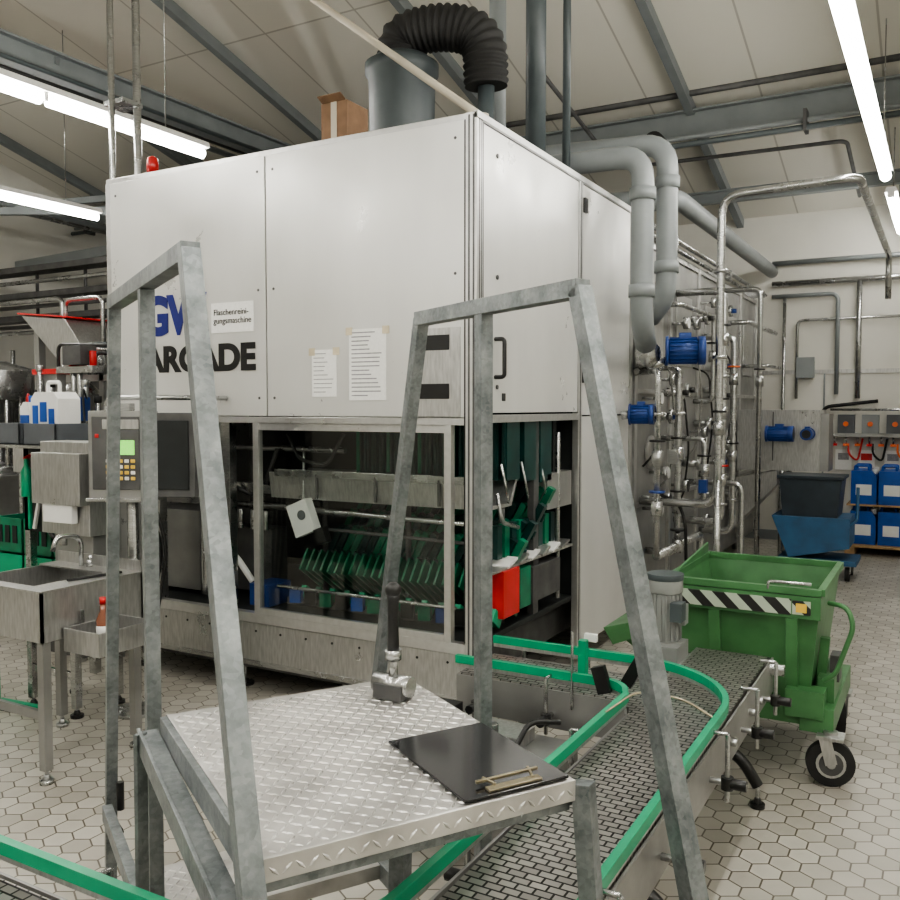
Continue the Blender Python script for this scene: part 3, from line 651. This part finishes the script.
# ------------------------------------------------------------------ step platform
def P3(q,p,z): return V((-.907+.524*q-.852*p, 1.019+.852*q+.524*p, z))
o=O('crossover_step_platform')
W,Ln,ZP=.60,.73,.95
def pbox(q0,q1,p0,p1,z0_,z1_,mat):
    o.hexa([P3(q0,p0,z0_),P3(q1,p0,z0_),P3(q1,p1,z0_),P3(q0,p1,z0_),P3(q0,p0,z1_),P3(q1,p0,z1_),P3(q1,p1,z1_),P3(q0,p1,z1_)],mat)
pbox(0,W,0,Ln,ZP-.004,ZP,tread); pbox(0,W,-.003,.001,ZP-.04,ZP,tread)
def lozenges(q0,q1,p0,p1,z,vertical=False):
    mi=o.mi(tread); pt=.022; nq=int((q1-q0)/pt); npp=int((p1-p0)/pt)
    for i in range(nq):
        for j in range(npp):
            cq=q0+(i+.5)*pt; cp=p0+(j+.5)*pt; a=math.radians(45 if (i+j)%2 else -45)
            l,w=.0135,.0036; ca,sa=math.cos(a),math.sin(a)
            ring=[(l,0),(0,w),(-l,0),(0,-w)]; top=[(l*.55,0),(0,w*.35),(-l*.55,0),(0,-w*.35)]
            if vertical:
                f=lambda x,y,h: P3(cq+x*ca-y*sa,-.003-h,z+cp+x*sa+y*ca)
            else: f=lambda x,y,h: P3(cq+x*ca-y*sa,cp+x*sa+y*ca,z+h)
            vb=[o.bm.verts.new(f(x,y,0)) for x,y in ring]
            vt=[o.bm.verts.new(f(x,y,.0026)) for x,y in top]
            for k in range(4): o.face([vb[k],vb[(k+1)%4],vt[(k+1)%4],vt[k]],mi)
            o.face(vt,mi)
lozenges(.005,W,.005,Ln,ZP); lozenges(.005,W,0,.03,ZP-.034,True)
o.beam(P3(-.008,0,ZP-.03),P3(-.008,Ln,ZP-.03),.016,.055,galvm); o.beam(P3(W+.0,.02,ZP-.035),P3(W+.0,Ln,ZP-.035),.02,.05,galvm)
o.beam(P3(0,.03,ZP-.04),P3(W,.03,ZP-.04),.03,.05,galvm); o.beam(P3(0,Ln,ZP-.03),P3(W,Ln,ZP-.03),.03,.05,galvm)
o.beam(P3(-.04,-.02,ZP-.10),P3(-.04,Ln+.02,ZP-.04),.045,.012,galvm); o.beam(P3(-.06,-.02,ZP-.11),P3(-.06,Ln+.02,ZP-.05),.008,.05,galvm)
o.beam(P3(W+.02,.0,ZP-.01),P3(W+.03,-.10,0),.036,.036,galvm)
o.beam(P3(W,Ln,ZP-.02),P3(W,Ln+.05,0),.045,.045,galvm)
o.beam(P3(-.06,Ln-.005,ZP-.03),P3(-.06,Ln+.01,0),.012,.03,galvm)
o.beam(P3(-.06,.02,ZP-.12),P3(-.05,-.25,.25),.012,.05,galvm)
pbox(-.02,W,.86,1.14,.386,.39,tread); lozenges(-.02,W,.87,1.13,.39); pbox(-.02,W,.855,.86,.35,.39,tread)
o.beam(P3(-.02,.72,.37),P3(-.02,1.6,.37),.03,.05,galvm); o.beam(P3(W,.72,.37),P3(W,1.4,.37),.03,.05,galvm)
o.beam(P3(W,1.0,.36),P3(.985,1.0,.36),.03,.04,galvm)
k1=P3(.0,1.655,.30); o.cyl(k1,k1+V((.06,-.03,0)),.022,black,10); o.cyl(P3(.02,1.6,.37),P3(.02,1.6,.46),.012,black,8)
def rail(q,pn,pnb,pf,pfb,pm,s,qn=None,zm=0):
    zt_=1.95; qb=q if qn is None else qn
    def leg(a,b,w): o.beam(a,b,w,w,galvm,up=(P3(1,0,0)-P3(0,0,0)))
    leg(P3(q,pn,zt_),P3(qb,pnb,0),s); leg(P3(q,pf,zt_),P3(q,pfb,0),s*.9); leg(P3(q,pm,zt_-.02),P3(q,pm,zm),s*.9)
    o.beam(P3(q,pn-.012,zt_),P3(q,pf+.012,zt_),s,s,galvm)
rail(.985,.50,-.10,1.38,1.91,.97,.046)
rail(0.0,.445,-.42,1.40,1.72,.90,.038,-.045)
pl=o.done(.0015)
o=O('manual_lever_handle')
b=P3(.50,.585,ZP+.004)
o.box(b+V((-.04,-.03,0)),b+V((.04,.03,.035)),dsteel); o.cyl(b+V((-.05,0,.03)),b+V((.05,0,.03)),.024,steel)
o.cyl(b+V((0,0,.03)),b+V((0,0,.11)),.011,steel,12); o.cyl(b+V((0,0,.09)),b+V((0,0,.115)),.02,steel,14)
o.tube([b+V((0,0,.11)),b+V((.0,0,.16)),b+V((0,0,.23)),b+V((0,0,.255))],.014,black,0,14,rf=lambda t:.015-.003*math.sin(t*3.14)+.002*t); o.sph(b+V((0,0,.258)),.02,black)
o.done()
o=O('black_clipboard')
def cb(q0,q1,p0,p1,z0_,z1_,m): o.hexa([P3(q0,p0,z0_),P3(q1,p0,z0_),P3(q1,p1,z0_),P3(q0,p1,z0_),P3(q0,p0,z1_),P3(q1,p0,z1_),P3(q1,p1,z1_),P3(q0,p1,z1_)],m)
gl=mk('glossy_black_board',(.012,.012,.013),.10,0,5,.2)
z=ZP+.003; cb(.365,.59,.005,.325,z,z+.005,gl)
cb(.42,.535,.012,.03,z+.005,z+.010,brass)
o.beam(P3(.41,.045,z+.014),P3(.545,.045,z+.014),.006,.006,brass); o.beam(P3(.44,.025,z+.012),P3(.43,.055,z+.015),.005,.005,brass); o.beam(P3(.52,.025,z+.012),P3(.53,.055,z+.015),.005,.005,brass)
o.done(.001)
# ------------------------------------------------------------------ green tipping cart
o=O('green_tipping_cart')
xa,xb,ya,yb=-1.13,-.455,4.10,4.90
zt2,zb2=.84,.33
A=[(xa,ya,zt2),(xb,ya,zt2),(xb,yb,zt2),(xa,yb,zt2)]; B=[(xa+.10,ya+.08,zb2),(xb-.05,ya+.08,zb2),(xb-.05,yb-.10,zb2),(xa+.10,yb-.10,zb2)]
for i in range(4):
    j=(i+1)%4; a,b_,c_,d=V(A[i]),V(A[j]),V(B[j]),V(B[i]); n=(b_-a).cross(d-a).normalized()*.008
    cen=V(((xa+xb)/2,(ya+yb)/2,.6)); 
    if (cen-a).dot(n)<0: n=-n
    o.hexa([a,b_,c_,d,a+n,b_+n,c_+n,d+n],gpaint)
o.prism([V(p) for p in B],(0,0,.01),gpaint)
for i in range(4): o.beam(V(A[i]),V(A[(i+1)%4]),.03,.03,gpaint)
o.box((xa-.0,ya-.022,.735),(xb-.12,ya-.012,.805),hazm); o.box((xa,ya-.014,.72),(xb,ya+.02,.82),gpaint); o.box((xb-.115,ya-.024,.74),(xb-.04,ya-.014,.80),hazm); o.box((xb-.10,ya-.026,.75),(xb-.055,ya-.024,.79),yellow)
o.prism([(xa,ya+.03,.85),(xa,yb-.03,.91),(xa,yb-.03,.84)],(.012,0,0),gpaint)
for x in (xa+.22,xb-.12): o.beam((x,ya+.0,.72),(x+.0,ya+.07,.34),.05,.03,gpaint,up=(0,-1,0))
o.box((xa+.05,ya+.02,.24),(xb+.04,ya+.08,.31),gpaint); o.box((xa+.05,yb-.12,.24),(xb+.04,yb-.06,.31),gpaint)
o.box((xa+.05,ya+.02,.24),(xa+.11,yb-.06,.31),gpaint); o.box((xb-.08,ya-.0,.22),(xb+.06,yb-.02,.33),gpaint)
o.box((xb-.14,ya-.01,.28),(xb+.02,ya+.1,.40),gpaint)
o.box((xb-.02,ya+.1,.33),(xb+.05,ya+.45,.44),gpaint); o.box((xb+.02,ya+.2,.4),(xb+.06,ya+.3,.52),dsteel)
o.beam((xb-.02,ya+.2,.35),(xb+.0,ya+.2,.6),.04,.04,gpaint)
o.prism([(xa+.04,ya+.1,.66),(xa+.04,ya+.1,.60),(xa-.30,ya+.1,.46),(xa-.35,ya+.1,.54)],(0,.5,0),gpaint)
o.beam((xa+.06,ya+.2,.3),(xa-.26,ya+.2,.50),.05,.05,gpaint)
o.tube([(xb+.02,ya+.1,.78),(xb+.10,ya+.06,.78),(xb+.13,ya+.04,.70),(xb+.06,ya+.04,.48),(xb+.01,ya+.06,.44)],.011,gpaint,.04)
o.tube([(xb-.22,ya-.01,.84),(xb-.22,ya-.01,.875),(xb-.04,ya-.01,.875)],.007,steel,.02)
def caster(x,y,ax,R_=.10):
    a=V(ax).normalized(); up=V((0,0,1)); c=V((x,y,R_)); f=a.cross(up)
    o.cyl(c-a*.022,c+a*.022,R_,rubber,28); o.cyl(c-a*.025,c+a*.025,R_*.62,steelb,20); o.cyl(c-a*.028,c+a*.028,R_*.5,dsteel,20); o.cyl(c-a*.035,c+a*.035,.018,steel,10)
    for s in (-.034,.034): o.beam(c+a*s,c+a*s+f*.03+up*.12,.004,.05,steelb,up=f)
    o.box((x-.055,y-.05,R_+.11),(x+.055,y+.05,R_+.125),steelb); o.cyl((x,y,R_+.1),(x,y,.24),.03,steel)
caster(xb+.05,ya+.0,(.25,-1,0)); caster(xb+.02,yb-.12,(1,.2,0)); caster(xa+.14,ya+.05,(1,0,0)); caster(xa+.14,yb-.12,(1,0,0))
o.done(.002)
# ------------------------------------------------------------------ left: sink
o=O('stainless_hand_sink')
sx0,sx1,sy0,sy1,sz=-3.98,-3.37,2.40,2.95,.85
o.box((sx0,sy0,sz-.22),(sx1,sy0+.012,sz),steelb); o.box((sx0,sy1-.012,sz-.22),(sx1,sy1,sz+.06),steelb); o.box((sx0,sy0,sz-.22),(sx0+.012,sy1,sz),steelb); o.box((sx1-.012,sy0,sz-.22),(sx1,sy1,sz),steelb)
o.box((sx0+.012,sy0+.012,sz-.22),(sx1-.012,sy1-.012,sz-.20),washer)
o.box((sx0,sy0-.01,sz),(sx1+.01,sy0+.06,sz+.008),steelb); o.box((sx1-.13,sy0+.06,sz),(sx1+.01,sy1,sz+.008),steelb); o.box((sx0,sy1-.12,sz),(sx1-.13,sy1,sz+.008),steelb)
o.cyl((-3.75,2.65,sz-.2),(-3.75,2.65,sz-.197),.04,dsteel)
for x in (sx0+.03,sx1-.03):
    for y in (sy0+.03,sy1-.03):
        o.box((x-.02,y-.02,.06),(x+.02,y+.02,sz-.22),washer); o.foot(x,y,.08,steel,.03)
o.box((sx0+.03,sy0+.02,.28),(sx1-.03,sy0+.04,.32),washer)
o.tube([(-3.75,2.9,sz-.01),(-3.75,2.9,sz+.16),(-3.75,2.76,sz+.17),(-3.75,2.74,sz+.10)],.012,steel,.06); o.cyl((-3.69,2.9,sz),(-3.69,2.9,sz+.05),.014,steel,12); o.beam((-3.69,2.9,sz+.05),(-3.63,2.86,sz+.07),.012,.008,steel)
o.beam((-3.46,2.6,sz+.014),(-3.40,2.85,sz+.016),.015,.01,black)
o.done()
o=O('side_tray_basket')
tx0,tx1,ty0,ty1=-3.362,-3.13,2.50,2.80
for a,b_ in (((tx0,ty0,.58),(tx1,ty0+.006,.68)),((tx0,ty1-.006,.58),(tx1,ty1,.68)),((tx0,ty0,.58),(tx0+.006,ty1,.68)),((tx1-.006,ty0,.58),(tx1,ty1,.68)),((tx0,ty0,.575),(tx1,ty1,.582))): o.box(a,b_,steelb)
for y in (2.6,2.7): o.box((tx0-.004,y-.01,.66),(tx0+.003,y+.01,.74),steel)
o.done(.003)
o=O('spray_bottle_small'); o.rev((-3.25,2.62,.585),[(.028,0),(.03,.01),(.03,.12),(.012,.16),(.012,.19)],bottleg,18); o.rev((-3.25,2.62,.775),[(.014,0),(.014,.03)],red,12); o.rev((-3.25,2.62,.63),[(.0305,0),(.0305,.05)],white,18); o.done()
o=O('support_table_frame')
o.box((-4.4,3.0,.60),(-3.95,3.35,.64),steelb)
for x in (-4.35,-3.99):
    for y in (3.04,3.31): o.box((x-.02,y-.02,.05),(x+.02,y+.02,.60),steel); o.foot(x,y,.07)
o.box((-4.3,3.1,.3),(-4.0,3.3,.58),dsteel); o.box((-4.35,3.03,.2),(-3.99,3.05,.24),steel)
o.done(.002)
o=O('paper_towel_dispenser')
o.box((-4.4,3.15,.95),(-4.0,3.33,1.46),steelb); o.prism([(-4.4,3.15,1.12),(-4.0,3.15,1.12),(-4.0,3.15,1.40),(-4.4,3.15,1.40)],(0,-.06,0),steelb); o.box((-4.32,3.10,1.02),(-4.08,3.14,1.12),white)
o.box((-4.36,3.2,.645),(-4.04,3.33,.95),washer); o.cyl((-4.15,3.1,.9),(-4.15,3.1,.95),.02,steel); o.done(.004)
o=O('operator_control_panel')
R=Matrix.Rotation(math.radians(22),3,'Z')
def rb(cx,cy,cz_,sx_,sy_,sz_,m): o.obox(V((-3.78,3.2,0))+R@V((cx,cy,0))+V((0,0,cz_)),(sx_,sy_,sz_),R,m)
rb(0,0,1.40,.31,.16,.46,washer); rb(0,-.085,1.41,.26,.01,.38,dsteel); rb(.03,-.092,1.44,.15,.008,.075,lcd); rb(.03,-.091,1.56,.2,.006,.05,steelb)
for i in range(5):
    for j in range(4): rb(-.04+i*.034,-.093,1.37-j*.03,.024,.006,.018,(yellow if (i+j)%3 else white))
rb(-.10,-.093,1.5,.02,.008,.02,red)
rb(.29,-.02,1.40,.24,.05,.44,dsteel); rb(.29,-.05,1.40,.18,.01,.36,inner)
rb(0,.0,1.65,.10,.06,.04,steel); rb(0,0,1.165,.34,.18,.02,steel)
o.cyl((-3.78,3.25,1.17),(-3.78,3.25,.02),.03,steel); o.cyl((-3.78,3.25,0),(-3.78,3.25,.02),.12,steel)
o.tube([(-3.91,3.2,1.60),(-3.91,3.2,1.70),(-3.6,3.3,1.70),(-3.6,3.775,1.70)],.014,steel,.06)
for i in range(3): o.tube([(-3.73+i*.04,3.26,1.2),(-3.68+i*.04,3.32,.9),(-3.73+i*.03,3.3,.5)],.01,black,.1)
o.done(.004)
o=O('cleaning_supply_rack')
o.box((-5.2,3.6,.85),(-4.7,3.63,1.40),inner); o.box((-5.2,3.36,1.40),(-4.55,3.66,1.42),steel); o.box((-5.2,3.6,0),(-5.15,3.65,1.4),steel); o.box((-4.6,3.6,0),(-4.55,3.65,1.4),steel)
for x,w in ((-5.18,.26),(-4.88,.30)):
    for a,b_ in (((0,0,0),(w,.01,.13)),((0,.25,0),(w,.26,.13)),((0,0,0),(.01,.26,.13)),((w-.01,0,0),(w,.26,.13)),((0,0,0),(w,.26,.01))): o.box((x+a[0],3.38+a[1],1.42+a[2]),(x+b_[0],3.38+b_[1],1.42+b_[2]),tray)
# white/blue carton like detergent containers in the tray
o.prism([(-4.87,3.43,1.44),(-4.62,3.43,1.44),(-4.62,3.43,1.70),(-4.66,3.43,1.74),(-4.83,3.43,1.74),(-4.87,3.43,1.70)],(0,.16,0),white)
o.box((-4.85,3.424,1.50),(-4.80,3.431,1.66),blue); o.box((-4.78,3.424,1.56),(-4.72,3.431,1.68),blue); o.box((-4.70,3.424,1.52),(-4.65,3.431,1.64),blue); o.tube([(-4.80,3.5,1.73),(-4.80,3.5,1.80),(-4.69,3.5,1.80),(-4.69,3.5,1.73)],.012,white,.02)
o.prism([(-5.02,3.46,1.44),(-4.92,3.46,1.44),(-4.92,3.46,1.62),(-4.95,3.46,1.68),(-4.99,3.46,1.68),(-5.02,3.46,1.64)],(0,.10,0),white); o.box((-5.01,3.452,1.52),(-4.93,3.461,1.60),blue); o.cyl((-4.97,3.51,1.68),(-4.97,3.51,1.72),.02,blue,12)
for i,m in enumerate((green,teal,white,blue)):
    o.rev((-5.1+i*.13,3.55,1.08),[(.035,0),(.035,.16),(.014,.2),(.014,.24)],m,14)
for i in range(7): o.obox((-5.1+i*.07,3.57,.98),(.02,.02,.22),Matrix.Rotation(.3*math.sin(i*2),3,'Y'),(green,white,black,green)[i%4])
o.tube([(-4.75,3.58,1.35),(-4.6,3.5,1.1),(-4.7,3.5,.8),(-4.85,3.5,.9),(-4.8,3.5,1.2)],.014,black,.1)
for i in range(4): o.cyl((-5.12+i*.13,3.55,1.32),(-5.12+i*.13,3.60,1.34),.012,(red,steel,red,steel)[i],8)
o.done(.002)
o=O('green_bottle_crates')
for i in range(3):
    x=-5.75+i*.31
    for a,b_ in (((0,0,0),(.30,.012,.24)),((0,.388,0),(.30,.4,.24)),((0,0,0),(.012,.4,.24)),((.288,0,0),(.3,.4,.24)),((0,0,0),(.3,.4,.012))):
        for k in range(2): o.box((x+a[0],3.75+a[1],.25*k+a[2]+.4),(x+b_[0],3.75+b_[1],.25*k+b_[2]+.4),gpock if k else green)
    for k in range(3): o.box((x+.04+k*.08,3.744,.72),(x+.09+k*.08,3.75,.84),inner)
o.box((-5.8,3.7,.36),(-4.82,4.2,.4),steel)
for x in (-5.78,-4.87):
    for y in (3.72,4.15): o.box((x,y,0),(x+.04,y+.04,.36),steel)
o.done(.003)
o=O('floor_squeegee'); o.tube([(-4.45,2.9,.05),(-4.62,3.0,1.0)],.012,green,0,10)
o.beam((-4.75,2.88,.045),(-4.15,2.94,.045),.03,.04,green); o.beam((-4.75,2.88,.015),(-4.15,2.94,.015),.012,.03,rubber); o.done()
# ------------------------------------------------------------------ left background machinery
o=O('bottle_inspection_unit')
for x in (-6.2,-5.45):
    for y in (4.25,4.42): o.box((x,y-.0,0),(x+.04,y+.04,1.15),steel)
o.box((-6.25,4.24,1.15),(-5.35,4.48,1.50),steelb); o.box((-6.1,4.23,1.22),(-5.85,4.24,1.42),inner); o.box((-5.75,4.23,1.22),(-5.5,4.24,1.42),dsteel)
for i in range(7):
    x=-6.2+i*.13; h=.18+.12*((i*5)%3)
    o.cyl((x,4.36,1.5),(x,4.36,1.5+h),.022,steel,12); o.cyl((x,4.36,1.5+h),(x,4.36,1.55+h),.03,(red,steel,black,steel,red,steel,black)[i],12)
o.box((-6.15,4.38,1.5),(-5.9,4.46,1.9),washer); o.box((-6.17,4.36,1.9),(-5.88,4.48,1.94),red)
for i in range(9): o.tube([(-6.15+i*.09,4.3,1.62),(-6.1+i*.09,4.2,1.75+.03*(i%3)),(-6.0+i*.08,4.2,1.45),(-6.05+i*.09,4.22,1.2)],.008,(black,red,rubber,steel,black,steel,rubber,blue,black)[i],.08)
o.box((-5.8,4.3,1.9),(-5.4,4.4,1.95),steel); o.cyl((-5.6,4.35,1.5),(-5.6,4.35,1.95),.02,steel); o.box((-5.7,4.28,1.96),(-5.5,4.42,2.1),dsteel); o.cyl((-5.45,4.35,1.95),(-5.45,4.35,2.06),.025,redlens)
for i in range(6): o.cyl((-5.95+i*.08,4.25,1.5),(-5.95+i*.08,4.25,1.60+.04*(i%2)),.016,(steel,brass)[i%2],8)
o.box((-5.55,4.2,1.55),(-5.4,4.28,1.72),bmotor); o.box((-5.5,4.2,1.25),(-5.4,4.24,1.4),white)
o.done(.002)
o=O('bottle_cap_hopper')
o.prism([(-7.35,5.1,2.48),(-6.75,5.1,2.42),(-6.45,5.1,2.08),(-6.75,5.1,1.98)],(0,.6,0),steelb)
o.prism([(-7.38,5.08,2.49),(-6.72,5.08,2.43),(-6.72,5.08,2.445),(-7.38,5.08,2.505)],(0,.64,0),red)
o.prism([(-6.75,5.08,1.96),(-6.42,5.08,2.07),(-6.42,5.08,2.09),(-6.75,5.08,1.98)],(0,.64,0),red)
for x in (-7.25,-6.75):
    for y in (5.15,5.6): o.box((x,y,0),(x+.07,y+.07,2.02 if x>-7 else 2.35),washer)
o.box((-7.25,5.15,1.0),(-6.7,5.65,1.6),dsteel); o.rev((-7.0,5.4,1.6),[(.2,0),(.2,.2),(.1,.3)],steel)
for i in range(4): o.tube([(-7.2+i*.15,5.12,1.7),(-7.2+i*.15,4.98,1.4),(-7.0+i*.12,5.12,1.1)],.018,(black,red,black,steel)[i],.1)
o.tube([(-7.0,5.3,2.45),(-7.0,5.3,2.62),(-6.5,5.3,2.62),(-6.5,5.3,2.2)],.02,steel,.08)
o.done(.004)
o=O('bottle_filling_machine')
o.box((-8.7,5.0,.2),(-7.7,5.8,1.0),washer); o.rev((-8.2,5.4,1.0),[(.45,0),(.45,.08),(.2,.1),(.2,.7),(.42,.72),(.42,1.0),(.1,1.1)],steel,36)
for k in range(18):
    a=k*math.pi/9; o.cyl((-8.2+.38*math.cos(a),5.4+.38*math.sin(a),1.08),(-8.2+.38*math.cos(a),5.4+.38*math.sin(a),1.75),.025,steel,8)
for x in (-8.6,-7.8):
    for y in (5.1,5.7): o.cyl((x,y,0),(x,y,.2),.04,steel)
o.done(.004)
o=O('stainless_equipment_frame')
for x in (-6.3,-5.7,-5.0):
    for y in (4.6,5.3): o.box((x,y,0),(x+.05,y+.05,1.9),washer)
for z in (.5,1.2,1.85):
    for y in (4.6,5.3): o.box((-6.3,y,z),(-4.95,y+.05,z+.05),washer)
o.box((-6.25,4.7,1.25),(-5.8,5.25,1.75),dsteel); o.box((-5.5,4.7,.55),(-5.0,5.2,1.1),dsteel); o.box((-6.2,4.7,.55),(-5.8,5.2,1.0),washer); o.box((-5.65,4.7,1.25),(-5.3,5.1,1.55),black)
o.motor((-5.3,4.8,1.66),(1,0,0),.1,.3,gpvc); o.motor((-5.9,4.8,2.04),(0,0,1),.08,.25,dpvc)
for i in range(6): o.tube([(-6.2+i*.22,4.62,1.9),(-6.2+i*.22,4.62,2.15-.04*i),(-5.0,4.75,2.1-.04*i)],.014,(black,steel,rubber)[i%3],.06)
for i in range(4): o.rev((-6.1+i*.3,4.7,1.9),[(.03,0),(.05,.05),(.05,.15),(.03,.2)],(red,steel,steel,black)[i],14)
o.done(.003)
o=O('vertical_pipe_riser')
for x,y,r in ((-4.72,3.95,.018),(-4.79,4.0,.018),(-4.66,4.1,.026)):
    o.cyl((x,y,0),(x,y,cz(y)-.05),r,steel,12)
for z in (1.5,2.6,3.6): o.box((-4.81,3.96,z),(-4.63,4.12,z+.03),steel)
o.done()
o=O('cable_trays')
for z,y in ((3.0,7.0),(2.72,7.0),(3.3,6.9)): o.box((-11.3,y,z),(-4.8,y+.25,z+.07),dsteel)
for i in range(4): o.cyl((-10.8+i*.9,7.1,2.75),(-10.8+i*.9,7.1,3.37),.02,dsteel,8)
for k,z in enumerate((2.55,2.62,2.86,3.16)): o.tube([(-11.3,6.85,z),(-4.8,6.85,z)],.025,(steel,black,dsteel,steel)[k])
o.tube([(-11.3,6.7,2.9),(-8.9,6.7,2.9),(-8.9,6.7,2.3)],.03,steel,.1)
o.done()
o=O('far_bottling_line')
o.box((-11,7.4,.3),(-5.0,8.3,1.0),washer); o.box((-10.6,7.5,1.0),(-9.2,8.2,2.0),dsteel); o.box((-8.9,7.5,1.0),(-7.4,8.2,1.8),dsteel); o.box((-6.8,7.4,1.0),(-5.2,8.1,2.3),washer)
for x in (-10.8,-8,-5.2):
    for y in (7.5,8.2): o.cyl((x,y,0),(x,y,.3),.04,steel)
for i in range(12): o.cyl((-10.8+i*.5,7.36,1.0),(-10.8+i*.5,7.36,2.4),.03,(dsteel if i%2 else steel),8)
for i in range(6): o.box((-10.4+i*.9,7.3,1.3+.1*(i%3)),(-10.1+i*.9,7.42,1.6+.1*(i%3)),(red,black,bmotor,dsteel,black,red)[i])
o.done(.005)
# ------------------------------------------------------------------ camera
cam=bpy.data.cameras.new('camera'); cam.sensor_width=36; cam.sensor_fit='HORIZONTAL'; cam.lens=36*880/900
co=bpy.data.objects.new('camera',cam); bpy.context.collection.objects.link(co)
co.location=(0,0,1.65); co.rotation_euler=(math.radians(90-2.8),0,math.radians(29.4)); cam.clip_start=.05
bpy.context.scene.camera=co
w=bpy.data.worlds.new('world'); bpy.context.scene.world=w; w.use_nodes=True
w.node_tree.nodes['Background'].inputs[0].default_value=(.6,.6,.58,1); w.node_tree.nodes['Background'].inputs[1].default_value=.3
